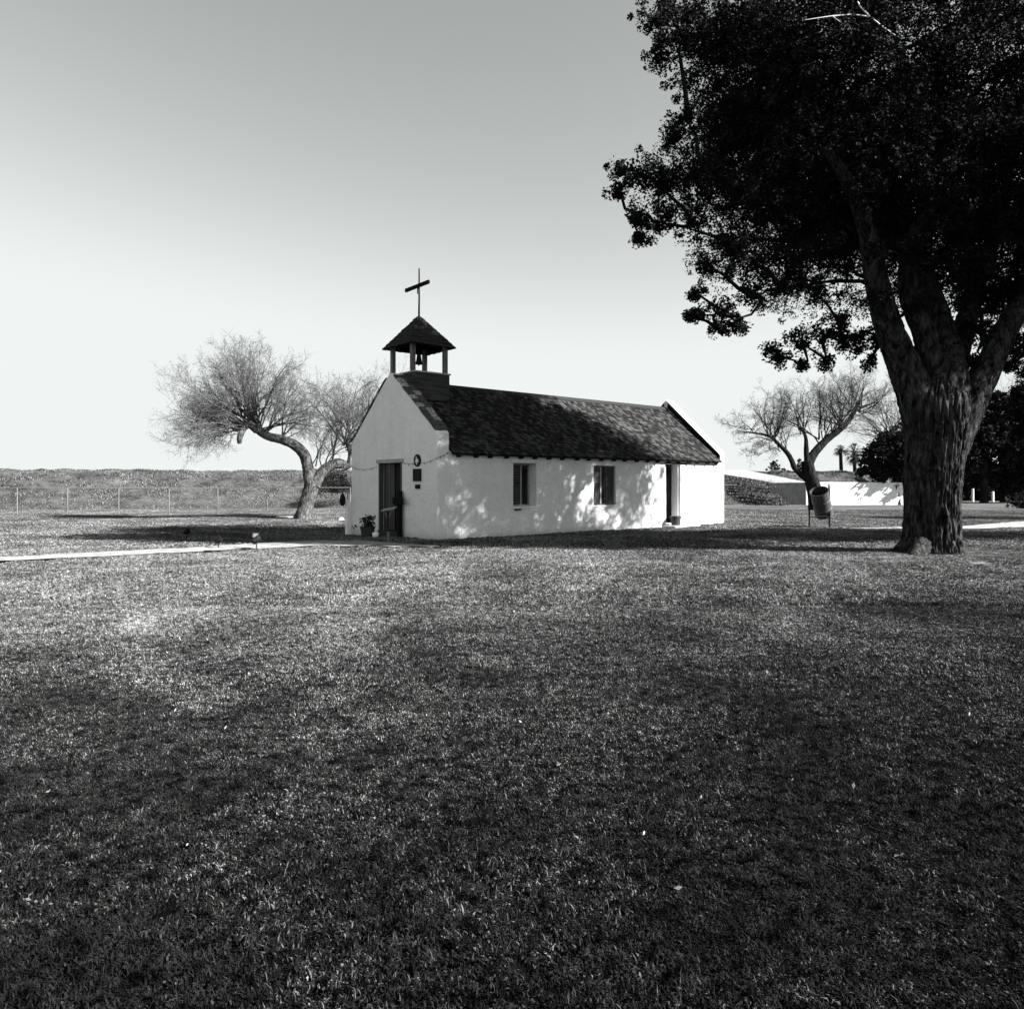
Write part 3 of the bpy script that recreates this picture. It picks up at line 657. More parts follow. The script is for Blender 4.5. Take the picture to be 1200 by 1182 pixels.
# root boss at the foot
barked([bl(1078, 640, 15.3), bl(1072, 652, 15.0), bl(1064, 662, 14.75)], [.23, .15, .03], 36, BARK, big, 'root', .12, 7, 17, .04)
barked([bl(1070, 640, 15.7), bl(1052, 648, 15.7), bl(1036, 654, 15.75)], [.28, .15, .03], 30, BARK, big, 'root', .12, 7, 19, .04)
BLOBS = [(1150,385,20,15.8,1),(1178,400,22,16,1),(1062,300,20,14.7,.9),(1078,355,14,15.0,.5),(1128,350,20,15.4,.8),(1140,425,9,15.8,.6),(1100,310,24,14.8,.9),(1030,350,12,14.8,.4),(1010,225,30,14.2,1),(1062,195,34,14.0,1),(1105,235,34,14.2,1),(1085,285,22,14.4,.7),(1035,290,18,14.4,.5),(1150,300,30,14.8,.8),(1120,330,20,15,.5),  # px, py, radius px, distance, density
 (765,25,24,14.5,.9),(775,62,22,14.5,.9),(800,40,34,14.5,1),(790,5,30,15,1),(850,40,52,15,1.2),(925,60,66,14.5,1.2),(1010,60,80,14.3,1.2),(1110,60,85,14.3,1.2),(1195,80,80,14.3,1.2),
 (806,138,20,15,.7),(790,160,13,15,.5),(850,130,46,15,1.1),(925,150,62,14.8,1.2),(1030,160,75,14.4,1.2),(1130,165,78,14.3,1.2),(1215,180,75,14.6,1.2),
 (727,197,15,15,.9),(722,225,12,15,.8),(745,205,26,15,1),(775,215,32,15.2,1.1),(828,210,38,15,1.1),(745,250,17,15,.9),(772,262,30,15.1,1),(748,279,11,15,.7),(812,265,26,15,1),(880,230,52,15,1.2),(955,250,60,15.2,1.1),(1045,245,58,15.6,.8),(1150,255,64,15.2,1.1),(1225,280,66,15.6,1.1),
 (826,312,17,15,.8),(818,345,10,15,.6),(868,300,38,15,1.1),(925,300,38,15.3,1),(985,300,34,16,.5),(1090,320,36,17.5,.5),(1180,345,40,17.2,.6),(1240,370,46,17,.9),
 (824,366,13,15,.7),(812,372,8,15,.6),(852,366,20,15.1,1),(882,348,22,15.2,1),(842,385,9,15,.6),(865,383,11,15,.8),(915,338,20,15.4,.8),(960,345,24,16,.35),
 (900,412,11,16.2,.8),(918,418,12,16.3,.9),(940,402,20,16.3,1),(965,395,24,16.4,1),(988,402,22,16.4,1),(1010,392,24,16.5,.9),(940,428,8,16.3,.6),(968,426,11,16.4,.7),(1022,425,9,16.5,.5),(985,375,14,16.5,.5),(1030,400,14,16.5,.6),
 (1130,330,32,18.5,1),(1105,300,34,18.3,1),(1165,360,30,18.5,1),(1138,362,22,18,.8),(1150,300,36,18.8,1),(1195,340,34,18.8,1),(1060,345,24,18,.7),(1190,415,22,18.4,.9),(1130,385,24,17.6,.7),(1168,400,24,17.8,.6),(1195,400,26,17.6,.8),(1175,428,12,17.6,.7),(1198,440,10,17.6,.6),(1215,420,30,17.6,.9)]
cent = []; rad = []; blobs3 = []
for px, py, r_, Y, dn in BLOBS:
    blobs3.append((at(px, py, Y), r_*Y/F, dn))
rb = random.Random(11)
FREE = [  # crown mass that the frame cuts off or that lies deeper: world x, y, z, radius, density
 (4.5,15.5,10.8,1.5,1),(7,14.6,11.6,1.8,1),(9.5,14.3,11.8,1.8,1),(12,14.4,11.4,1.8,1),(14.5,15,10.6,1.9,1),(16.4,16.3,9.4,1.8,1),(17.0,17.5,7.6,1.6,1),
 (6,17,12.2,1.8,1),(8.6,17,13.2,2.0,1),(11.4,17,13.2,2.0,1),(14,17.4,12,1.9,1),
 (5.4,18.2,10.0,1.7,1.1),(7.6,19.4,9.2,1.8,1.1),(10,20.6,9.0,1.8,1.1),(12.6,20.9,8.8,1.8,1.1),(15,20.2,8.8,1.8,1),
 (7.4,19.4,11.4,1.8,1),(10.2,20.2,11.2,1.8,1),(13,20,11,1.8,1),(5.8,19.2,7.6,1.3,.9),(8.2,20.8,7.2,1.3,.9),(10.6,21.3,7.2,1.2,.8),
 (8.5,17.8,8.4,1.6,.8),(11.5,18,8.2,1.6,.8),(14.5,18.4,8,1.6,.9),(9.6,18.6,10.4,1.7,.9),(12.4,17.6,10.4,1.7,.9),(6.4,16.6,8.8,1.5,.9),(4.2,17.0,8.6,1.2,.8)]
FREE += [(18.5,16.2,7.4,1.7,1.2),(19.5,17.6,8.4,1.7,1.2),(17.2,16.6,6.2,1.3,1.2),(19.2,15.2,9,1.5,1.2),(11.2,14.3,7.3,1.1,1.4),(13,13.6,8.9,1.3,1.3),(12.8,14.8,8.2,1.3,1.3),(14.8,14.4,7.2,1.3,1.2),(12.5,15.5,7.2,1.5,1.2),(14.5,15,8.2,1.7,1.2),(16,14.3,9.4,1.7,1.2),(11.5,16.8,7.6,1.3,1),(13.5,17.0,7.5,1.5,1.2),(15.5,16.2,8.8,1.6,1.1),(17.5,15,10,1.6,1.1),(15,17.8,7,1.4,1),(12.8,18.6,6.6,1.3,1),(14.2,13.6,8.6,1.4,1.2),(12.5,14.0,7.6,1.2,1.2),(16,13,9.8,1.5,1.2),(12.2,13.4,9.6,1.5,1.2),(7.6,17.3,10.4,1.5,1.5),(9.0,17.0,9.2,1.5,1.4),(7.2,17.8,7.4,1.2,1.3),(9.2,17.6,7.6,1.2,1.2),(11,16.6,9.4,1.5,1.4),(8.6,18.9,10.2,1.6,1.5),(10.2,18.6,11.4,1.6,1.5),(6.2,18.6,8.8,1.4,1.4),(11.5,19.4,9.6,1.6,1.4),(6.4,17.6,11.2,1.5,1.4),(9.4,19.7,8.2,1.4,1.3),(5.4,17.4,10.2,1.3,1.2)]
for x, y, z, r_, dn in FREE: blobs3.append((Vector((x, y, z)), r_, dn*1.35))
LIMBS = [at(1040,380,15.5), at(1027,330,15.3), at(1018,280,15.1), at(1000,225,14.8), at(965,170,14.5), at(1105,400,16.3), at(1090,350,16.8), at(1080,300,17.2), at(1085,230,17.6), at(1070,150,18), at(1062,340,15.7), at(1095,230,15), at(1110,150,14.6), at(1188,370,16.1), at(1225,320,16.4), at(1275,240,16.6), at(1310,130,17), at(1150,320,17.8), at(1175,240,18.5), at(1190,150,19)]
base = Vector((8.98, TY, 0)); bm_ = MB(); pend = sorted(blobs3, key=lambda b: min((b[0]-l).length for l in LIMBS)); nodes = list(LIMBS)
for c, r_, dn in pend:
    src = min(nodes, key=lambda l: (l-c).length + (0.6 if l.z > c.z else 0)); d = c-src; k = max(3, int(d.length/.5)); pts = []
    for i in range(k+1):
        t = i/k; p = src.lerp(c, t); p += Vector((rb.gauss(0, .09), rb.gauss(0, .09), rb.gauss(0, .07)+.25*math.sin(math.pi*t)*min(1, d.length/3)))*(0 if i in (0,) else 1); pts.append(p-base)
    r0 = .035+.016*d.length; bm_.tube(pts, [r0*(1-.7*i/k) for i in range(k+1)], 6); nodes.append(c)
    nsub = max(8, int(52*dn*max(r_, .18)**2.0)+8)
    for _ in range(nsub):
        v = Vector((rb.gauss(0, 1), rb.gauss(0, 1), rb.gauss(0, 1))).normalized()*r_*(rb.random()**.5)*rb.uniform(.7, 1.28); v.z *= .85; far_ = max(0, v.length/r_-.85)
        p = c+v; cent.append(tuple(p-base)); rad.append(rb.uniform(.12, .30)*min(1.0, .55+.4*r_)*(1-.9*min(.7, far_)))
        if rb.random() < .55 or far_ > .1: bm_.tube([c-base, (c+v*.5)-base+Vector((rb.gauss(0,.06), rb.gauss(0,.06), rb.gauss(0,.06))), p-base], [.014, .009, .004], 3, cap=False)
bm_.build('branches', DBARK, big)
print('leaf clusters', len(cent))
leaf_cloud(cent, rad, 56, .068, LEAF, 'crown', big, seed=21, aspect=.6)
m = MB(); a = at(1005, 2, 13.6)-base; bq = at(1020, 20, 13.5)-base; e = at(1050, 42, 13.5)-base
for pts in ([a, at(1008, 8, 13.5)-base, bq, at(1035, 32, 13.5)-base, e], [bq, at(1000, 17, 13.5)-base, at(975, 19, 13.5)-base, at(940, 24, 13.5)-base], [at(975,19,13.5)-base, at(985,26,13.5)-base]):
    m.tube(pts, [.012]*(len(pts)-1)+[.004], 5)
tag(m.build('dead_branch', PALETWIG, big), 'bare pale branch high in the crown')

# ---------------------------------------------------------------- leafless mesquite left of the chapel
def mesquite(name, label, Y, base_px, limbs, seeds_px, levels, rnd, tw_mat, bark, leaf_n=0, extra=None, group=None):
    x, y = at(*base_px, Y).xy; z = ground_z(x, y); o = empty(name, (x, y, z), 0, label, 'tree', group); B = Vector((x, y, z))
    lp = []
    for nm, pth, rr in limbs:
        P = [at(px, py, Y+dy)-B for px, py, dy in pth]; barked(P, rr, 28, bark, o, nm, .14, 8, rnd.random()*9, .07, .12 if nm == 'trunk' else 0)
        lp.append(P)
    seeds = []
    for (px, py, dy, ang, spread, n, ln, rad) in seeds_px:
        for i in range(n):
            a = R(ang + rnd.uniform(-spread, spread)); el = rnd.uniform(-1, 1)
            d = Vector((math.cos(a), el*.55, math.sin(a)))
            p = at(px+rnd.uniform(-6, 6), py+rnd.uniform(-3, 3), Y+dy)-B
            seeds.append((p, d, ln*rnd.uniform(.75, 1.15), rad*rnd.uniform(.7, 1.1)))
    m, tips = twiggy(seeds, levels, '', o, 'crown', tw_mat, rnd, upb=.22)
    m.build('crown', tw_mat, o)
    if leaf_n: leaf_cloud([tuple(t) for t in tips], [.16]*len(tips), leaf_n, .05, FEATHER if leaf_n < 6 else LEAF2, 'foliage', o, seed=int(rnd.random()*999), aspect=.3)
    return o
r1 = random.Random(5); Y1 = 30.6
mesquite('mesquite_tree', 'leafless leaning mesquite with a fan of fine twigs left of the chapel', Y1, (355, 608),
  [('trunk', [(354, 612, 0), (358, 595, 0), (362, 580, 0), (366, 566, 0)], [.36, .30, .30, .31]),
   ('limb', [(365, 570, 0), (361, 550, 0), (357, 534, -.1), (346, 522, -.2), (330, 515, -.4), (314, 511, -.5), (302, 503, -.6), (292, 495, -.7)], [.28, .24, .22, .21, .18, .17, .18, .13]),
   ('limb', [(301, 505, -.6), (292, 498, -.8), (285, 503, -.9), (281, 513, -1.0), (281, 520, -1.0)], [.14, .13, .12, .11, .08]),
   ('limb', [(368, 568, 0), (376, 555, .1), (386, 546, .2), (397, 543, .4), (406, 546, .6)], [.26, .22, .21, .22, .16]),
   ('limb', [(400, 548, .5), (409, 544, .6), (411, 530, .7), (406, 518, .8)], [.16, .15, .12, .09])],
  [(290, 496, -.7, 128, 56, 20, 2.8, .04), (300, 498, -.6, 80, 52, 11, 2.9, .045), (310, 505, -.5, 60, 45, 8, 2.6, .04), (290, 500, -.8, 170, 28, 14, 2.7, .03), (282, 505, -1, 185, 22, 7, 2.0, .03),
   (330, 512, -.3, 62, 42, 6, 2.2, .035), (382, 547, .2, 88, 30, 4, 3.0, .04), (383, 548, .2, 84, 12, 2, 3.6, .045), (408, 520, .8, 96, 42, 13, 3.0, .04), (410, 528, .8, 60, 38, 7, 3.2, .04), (372, 545, .1, 100, 40, 2, 1.8, .03)],
  [(7, .48, .5, .62), (6, .5, .5, .7), (4, .55, .6, .7)], r1, TWIG, BARK2, 2)
r2 = random.Random(9); Y2 = 40
mesquite('mesquite_tree', 'slender forked mesquite with wispy foliage behind the barrel on its stand', Y2, (956, 599),
  [('trunk', [(958, 602, 0), (956, 585, 0), (953, 568, 0), (948, 553, 0), (946, 540, 0)], [.45, .38, .36, .34, .30]),
   ('limb', [(948, 562, 0), (940, 557, 0), (931, 548, 0), (928, 540, 0), (922, 530, 0), (912, 520, -.2), (903, 512, -.4), (889, 508, -.6), (864, 505, -1)], [.20, .16, .14, .13, .12, .10, .08, .05, .02]),
   ('limb', [(946, 545, 0), (955, 530, .2), (968, 516, .4), (978, 508, .5), (990, 498, .7), (1000, 484, .8), (1007, 470, .9)], [.28, .22, .19, .17, .15, .12, .06]),
   ('limb', [(946, 545, 0), (945, 528, 0), (944, 512, .1), (938, 500, .1)], [.17, .13, .09, .05])],
  [(905, 514, -.4, 115, 50, 12, 2.5, .04), (918, 526, 0, 130, 50, 7, 2.0, .03), (942, 506, 0, 110, 40, 8, 2.4, .04), (880, 506, -.6, 120, 70, 6, 1.5, .025), (965, 516, .4, 100, 45, 8, 2.8, .04),
   (985, 500, .6, 95, 55, 12, 2.7, .04), (1002, 482, .8, 70, 65, 13, 2.2, .04), (1006, 484, .8, 10, 30, 5, 1.8, .03), (975, 512, .5, 80, 45, 8, 2.6, .035), (900, 516, -.3, 230, 25, 4, 1.2, .02)],
  [(6, .44, .5, .66), (5, .5, .5, .7), (4, .5, .6, .7)], r2, TWIGD, DBARK, 2)

# ---------------------------------------------------------------- far trees, bushes, palms
def bushy(name, label, Y, base_px, trunks, blobs, seed, leaf=.12, per=26, mat=LEAF2, dens=34, cat='tree', group=None):
    rr = random.Random(seed); x, y = at(*base_px, Y).xy; z = ground_z(x, y) if Y < 41 else 0
    o = empty(name, (x, y, z), 0, label, cat, group); B = Vector((x, y, z)); cs = []; rd = []; br = MB()
    for pth, rads in trunks: barked([at(px, py, Y+dy)-B for px, py, dy in pth], rads, 16, DBARK, o, 'trunk', .14, 8, rr.random()*9, .15)
    top = at(trunks[0][0][-1][0], trunks[0][0][-1][1], Y)-B if trunks else Vector((0, 0, 0))
    for px, py, r_, dy in blobs:
        c = at(px, py, Y+dy)-B; R_ = r_*(Y+dy)/F; br.tube([top, top.lerp(c, .5)+Vector((rr.gauss(0, .2), rr.gauss(0, .2), .1)), c], [.09, .05, .02], 5)
        for _ in range(int(dens*max(.3, R_)**2)+6):
            v = Vector((rr.gauss(0, 1), rr.gauss(0, 1), rr.gauss(0, 1))).normalized()*R_*rr.random()**.4*rr.uniform(.8, 1.15)
            cs.append(tuple(c+v)); rd.append(rr.uniform(.2, .42)*min(1, .5+R_*.4))
            if rr.random() < .4: br.tube([c, c+v], [.02, .006], 3, cap=False)
    br.build('branches', DBARK, o); leaf_cloud(cs, rd, per, leaf, mat, 'crown', o, seed=seed); return o
bushy('evergreen_tree', 'round black evergreen with several bare stems left of the big trunk', 52, (1040, 590),
   [([(1031, 592, 0), (1031, 575, 0), (1033, 555, 0)], [.20, .18, .12]), ([(1042, 592, .3), (1040, 578, .3), (1036, 565, .3), (1040, 550, .3)], [.17, .15, .13, .1]), ([(1052, 592, 0), (1051, 570, 0), (1050, 550, 0)], [.24, .2, .15])],
   [(1020,545,12,0),(1032,530,17,0),(1048,520,20,0),(1062,535,24,0),(1080,520,30,0),(1050,550,18,0),(1030,556,10,0),(1075,555,18,0),(1010,553,6,0)], 31, .24, 30, dens=55)
bushy('oak_tree', 'broad dark tree behind the big trunk at the right edge', 56, (1153, 588),
   [([(1153, 590, 0), (1153, 570, 0), (1154, 545, 0), (1158, 520, 0)], [.30, .26, .22, .18])],
   [(1135,535,22,0),(1160,515,26,0),(1185,525,28,0),(1150,555,18,1),(1185,560,20,1),(1210,540,30,0),(1140,505,12,0),(1180,490,22,0),(1205,480,26,0),(1230,500,40,0),(1170,470,12,0),(1195,462,14,0),(1240,460,40,0)], 37, .26, 30, dens=44)
r4 = random.Random(41)
mesquite('bare_tree', 'bare twiggy tree rising above the dark tree at the right edge', 58, (1175, 590),
   [('trunk', [(1176, 590, 0), (1175, 560, 0), (1172, 530, 0), (1170, 505, 0)], [.22, .2, .17, .13])],
   [(1170, 505, 0, 95, 60, 22, 4.0, .05), (1165, 500, 0, 130, 40, 8, 3.0, .04), (1190, 490, 0, 75, 40, 10, 3.4, .05)], [(7, .45, .5, .55), (6, .5, .5, .6)], r4, TWIG, DBARK, 1)
r5 = random.Random(43)
mesquite('bare_tree', 'pale wispy bare tree behind the evergreen, left of the big trunk', 60, (1050, 588),
   [('trunk', [(1050, 588, 0), (1049, 560, 0), (1046, 530, 0), (1045, 510, 0)], [.22, .2, .17, .13])],
   [(1045, 512, 0, 100, 70, 26, 4.2, .05), (1040, 520, 0, 150, 40, 8, 3.2, .04)], [(7, .45, .5, .55), (6, .5, .5, .6)], r5, TWIG, DBARK, 1)
def hedge_mass(name, label, Y, pxs, seed, hgt, group=None):
    rr = random.Random(seed); x, y = at(pxs[0], 588, Y).xy; o = empty(name, (x, y, 0), 0, label, 'hedge'); B = Vector((x, y, 0)); cs = []; rd = []; m = MB()
    X0, X1 = 0, (pxs[1]-pxs[0])/F*Y
    for _ in range(int((X1-X0)*hgt*60)):
        cs.append((rr.uniform(X0, X1), rr.uniform(-.8, .8), rr.uniform(.15, hgt)*rr.uniform(.8, 1.08))); rd.append(.38)
    for _ in range(int((X1-X0)*3)):
        xx = rr.uniform(X0, X1); m.tube([(xx, 0, 0), (xx+rr.gauss(0,.2), 0, hgt*.5), (xx+rr.gauss(0,.4), rr.gauss(0,.3), hgt)], [.05, .035, .015], 5)
    m.build('stems', DBARK, o); leaf_cloud(cs, rd, 22, .26, LEAF2, 'foliage', o, seed=seed); return o
hedge_mass('hedge', 'long black hedge under the dark trees at the right edge', 64, (1068, 1330), 51, 3.0)
def shrub(label, Y, px, py, w, h, seed, name='shrub', mat=LEAF2, z=None, dens=60, leaf=.12):
    rr = random.Random(seed); c = at(px, py, Y); zz = ground_z(c.x, c.y) if z is None else z
    o = empty(name, (c.x, c.y, zz), 0, label, 'shrub'); cs = []; m = MB()
    for _ in range(int(dens)):
        v = Vector((rr.gauss(0, .42)*w, rr.gauss(0, .42)*w, 0)); k = max(.1, 1-(v.length/w/1.1)**2); v.z = h*rr.uniform(.15, 1)*k; cs.append(tuple(v)); m.tube([(0, 0, 0), v*.5+Vector((0, 0, .04)), v], [.02, .012, .005], 3)
    m.build('stems', DBARK, o); leaf_cloud(cs, [.16*max(w, .6)]*len(cs), 20, leaf, mat, 'foliage', o, seed=seed); return o
shrub('low dark shrub on the lawn at the far right edge', 44, 1197, 595, .8, 1.0, 61)
shrub('dark round bush alone on the embankment crest behind the right mesquite', 60, 908, 548, .62, .85, 62, z=2.55, dens=40)
shrub('small bush on the embankment crest hidden behind the right mesquite trunk', 60, 938, 548, .55, 1.0, 63, z=2.5, dens=30)
sb = shrub('dark spreading bush behind the fence beside the left mesquite trunk', 45, 393, 568, 1.5, 1.35, 64, z=.9, dens=150)
def palm(label, Y, px, py_base, py_head, r_px, seed, skirt):
    rr = random.Random(seed); b = at(px, py_base, Y); hz = (py_base-py_head)/F*Y; o = empty('palm_tree', (b.x, b.y, b.z-3.2), 0, label, 'palm tree', 'fan palms beyond the embankment')
    hz += 3.2; MB().tube([(0, 0, 0), (.1, 0, hz*.5), (0, 0, hz)], [.30, .25, .22], 8).build('trunk', DBARK, o); R_ = r_px/F*Y; m = MB()
    for i in range(70):
        a = rr.uniform(0, 6.28); el = rr.uniform(-1.35 if skirt else -.6, 1.3); d = Vector((math.cos(a)*math.cos(el), math.sin(a)*math.cos(el), math.sin(el)))
        e = Vector((0, 0, hz))+d*R_*rr.uniform(.75, 1.05); e.z -= .15*R_; s = Vector((-d.y, d.x, 0)).normalized()
        mid = Vector((0, 0, hz))+d*R_*.55
        m.tube([(0, 0, hz), mid], [.03, .02], 3, cap=False)
        for k in range(9):
            t = (k-4)/4; m.add([mid, mid+s*R_*.03, e+s*t*R_*.38-d*abs(t)*R_*.15+Vector((0, 0, -abs(t)*.1*R_))], [(0, 1, 2)])
    m.build('fronds', LEAF2, o)
palm('small fan palm beyond the embankment, left one of the pair by the right mesquite', 95, 985, 552, 528, 11, 71, False)
palm('shaggy fan palm beyond the embankment, right one of the pair by the right mesquite', 95, 1001, 552, 530, 17, 72, True)

bushy('shade_tree', 'leafy tree just outside the right edge, shading the lawn behind the big trunk', 17.5, (1680, 640), [([(1680, 640, 0), (1675, 520, 0), (1670, 400, 0)], [.3, .26, .2])],
   [(1680,300,110,0),(1600,330,80,0),(1640,250,90,.8),(1760,320,100,0),(1690,380,80,.8),(1620,260,80,-.8),(1740,240,90,0)], 81, .12, 30, dens=40)
bushy('shade_tree', 'leafy tree farther off outside the right edge, shading a strip of the lawn', 28, (1420, 612), [([(1420, 612, 0), (1415, 540, 0), (1410, 480, 0)], [.3, .26, .2])],
   [(1420,400,44,0),(1380,410,34,0),(1460,410,40,0),(1500,400,40,0),(1540,410,40,0)], 82, .12, 30, dens=40)
# ---------------------------------------------------------------- fence, right fence, retaining wall, ramp
FY = 34.7
fen = empty('chain_fence', (-24, FY, 0), 0, 'low pale steel fence running along the foot of the embankment at left', 'fence')
PX = [-40, 20, 79, 139, 198, 255, 313, 360, 410.5]
POSTM = m_plain('dull_steel', .12, .6, .2, 30, (.8, 1.15))
pm = MB().tube([(0, 0, -.05), (0, 0, 1.30)], .027, 10).mesh('fence_post', POSTM)
xs_f = [(p-CX)/F*FY for p in PX]
for x in xs_f: share('post', pm, fen, (x+24, 0, ground_z(x, FY)))
x0, x1 = xs_f[0]+24, xs_f[-1]+24
MB().tube([(x0, 0, 1.29), ((x0+x1)/2, 0, 1.275), (x1, 0, 1.29)], .013, 8).build('top_rail', GALV, fen)
MB().tube([(x0, 0, .06), (x1, 0, .06)], .006, 5).build('bottom_wire', GALV, fen)
m = MB(); k = 0; step = .16
V = []; q = []
for i in range(int((x1-x0)/step)):
    for s in (1, -1):
        a = x0+i*step; n_ = 7
        for j in range(n_):      # diagonal woven wires
            xa = a + (j if s > 0 else -j)*step; xb = xa + s*step; za, zb = .07+j*.172, .07+(j+1)*.172
            if not (x0 <= xa <= x1 and x0 <= xb <= x1): continue
            b = len(V); r_ = .0022; V += [(xa-r_, s*.004, za), (xa+r_, s*.004, za), (xb+r_, s*.004, zb), (xb-r_, s*.004, zb)]; q.append((b, b+1, b+2, b+3))
np_mesh('mesh_wires', np.array(V), np.array(q), m_plain('fence_wire', .22, .6, .4), fen, kind='stuff')
# right far fence
f2 = empty('wire_fence', (8, 54, 0), 0, 'far wire fence crossing between the chapel and the concrete wall', 'fence')
for px in (800, 839, 878, 905):
    x = (px-CX)/F*54.0; MB().tube([(x-8, 0, -.05), (x-8, 0, 1.4)], .035, 6).build('post', GALV if px == 878 else DARKWOOD, f2)
MB().tube([((800-CX)/F*54-8, 0, 1.36), ((908-CX)/F*54-8, 0, 1.36)], .016, 6).build('top_rail', GALV, f2)
MB().tube([((800-CX)/F*54-8, 0, .75), ((908-CX)/F*54-8, 0, .75)], .008, 5).build('wire', GALV, f2)
# retaining wall
kx, ky = (944.5-CX)/F*51.5, 51.5
wl_ = empty('retaining_wall', (kx, ky, 0), 0, 'low pale concrete wall with one shaded end behind the barrel', 'wall')
HW = 1.56
MB().add([(0,0,-.2),(-2.25,.95,-.2),(-2.25,3.0,-.2),(0,3.0,-.2),(0,0,HW),(-2.25,.95,HW-.03),(-2.25,3.0,HW-.03),(0,3.0,HW)], [(0,3,2,1),(4,5,6,7),(0,1,5,4),(1,2,6,5),(2,3,7,6),(3,0,4,7)])  .build('end_block', m_plain('shaded_concrete', .22, .95, .1, 3, (.6, 1.25)), wl_, bevel=.02)  # blotched concrete, darkened in its colour to carry the shade on this end
MB().add([(.003,0,-.2),(7.0,.3,-.2),(7.0,.7,-.2),(.003,.4,-.2),(.003,0,HW+.01),(7.0,.3,HW-.02),(7.0,.7,HW-.02),(.003,.4,HW+.01)], [(0,3,2,1),(4,5,6,7),(0,1,5,4),(1,2,6,5),(2,3,7,6),(3,0,4,7)]).build('long_face', CONCW, wl_, bevel=.02)
# earth ramp with a pale road on top
T = [at(836, 549.2, 60), at(873, 550.3, 60), at(944, 564.2, 53), at(1000, 563.6, 54.5), at(1000, 565.4, 52.2), at(944.5, 566.0, 51.7), at(911, 565.6, 52.6), at(845, 555, 56)]
T = [Vector((p.x, p.y, p.z-.02)) for p in T]
m = MB(); m.add(T, [tuple(range(8))]); rt = m.build('ramp_road', PATHM); rt['kind'] = 'structure'
m = MB(); top = [p-Vector((0, 0, .02)) for p in (T[0], T[7], T[6], Vector(T[6])+Vector((.6, .6, 0)), T[1])]
NL, ns_ = 22, 10; V = []; q = []
a, b = T[7]-Vector((10, -3, -.1)), T[6]-Vector((.75, -.15, 0))
for i in range(NL+1):
    for j in range(ns_+1):
        u_ = i/NL*2; p = a.lerp(T[7], u_) if u_ < 1 else T[7].lerp(b, u_-1); k = j/ns_; zt = p.z-.03; z_ = zt*(1-k)+(-.15)*k
        V.append((p.x, p.y - 3.6*k + .1, z_ + (.16*mn.noise(Vector((p.x*.8, k*4, 3))) if 0 < j < ns_ else 0)))
q = [(i*(ns_+1)+j, (i+1)*(ns_+1)+j, (i+1)*(ns_+1)+j+1, i*(ns_+1)+j+1) for i in range(NL) for j in range(ns_)]
# keep the bank from running into the wall: lift it no nearer than the end block
V = np.array(V); np_mesh('ramp_bank', V, np.array(q), LEVEE, kind='structure', smooth=True); RB = V

# bollards
for px, py, h, lab in ((1140, 587.5, 1.05, 'taller white bollard left of the slim dark trunk at far right'), (1163.6, 586.8, .80, 'shorter white bollard right of the slim dark trunk at far right')):
    x, y = gp(px, py); y = 60.5; x = (px-CX)/F*y; z = 0
    o = tag(MB().lathe([(0, -.05), (.085, -.05), (.085, h-.04), (.06, h), (0, h+.01)], 12).build('bollard', WHITE), lab, 'bollard', 'white bollards at far right'); o.location = (x, y, z)
for i, px in enumerate((1058.5, 1061.5, 1064.5)):
    y = 58; x = (px-CX)/F*y
    o = tag(MB().box((-.07, -.05, -.05), (.07, .05, .42), taper=.01).build('white_stake', WHITE), ('left', 'middle', 'right')[i] + ' of three short white stakes just left of the big trunk', 'stake', 'short white stakes'); o.location = (x, y, 0)

# ---------------------------------------------------------------- barrel on its stand
bxx, byy = 9.03*1.0, 24.7
X, Y = (959.8-CX)/F*24.7, 24.7
st = empty('barrel_stand', (X, Y, ground_z(X, Y)), 0, 'two black pipe posts with a crossbar carrying the barrel', 'stand')
h1, h2 = (618-587)/F*Y, (618-567)/F*Y
xl, xr = (948.5-959.8)/F*Y, (971.3-959.8)/F*Y
MB().tube([(xl, 0, -.1), (xl, 0, 1.0)], .028, 10).build('post', BLACK, st)
MB().tube([(xr, -.05, -.1), (xr+.01, -.05, .8), (xr-.02, -.05, 1.46)], .030, 10).build('post', BLACK, st)
MB().tube([(xl, 0, .36), (xr, -.05, .40)], .016, 8).build('crossbar', BLACK, st)
MB().tube([(xr, -.05, .95), (xr-.12, .05, .45)], .018, 8).build('brace', BLACK, st)
ba = Vector((-.36, -.42, .83)).normalized(); b0 = at(966, 603, 25.0)
dr = empty('barrel', b0, 0, 'grey steel drum tilted toward the lawn on black posts', 'barrel')
Hh, Rr = .98, .292
prof = [(0, 0), (Rr-.02, 0), (Rr+.006, .01), (Rr+.006, .025), (Rr, .035), (Rr, .27), (Rr+.014, .285), (Rr+.014, .30), (Rr, .315), (Rr, .585), (Rr+.014, .60), (Rr+.014, .615), (Rr, .63), (Rr, Hh-.02), (Rr+.012, Hh-.01), (Rr+.012, Hh), (Rr-.008, Hh), (Rr-.008, .03), (0, .03)]
MB().lathe(prof, 36, (0, 0, 0), ba).build('drum', BARREL, dr, smooth=False)

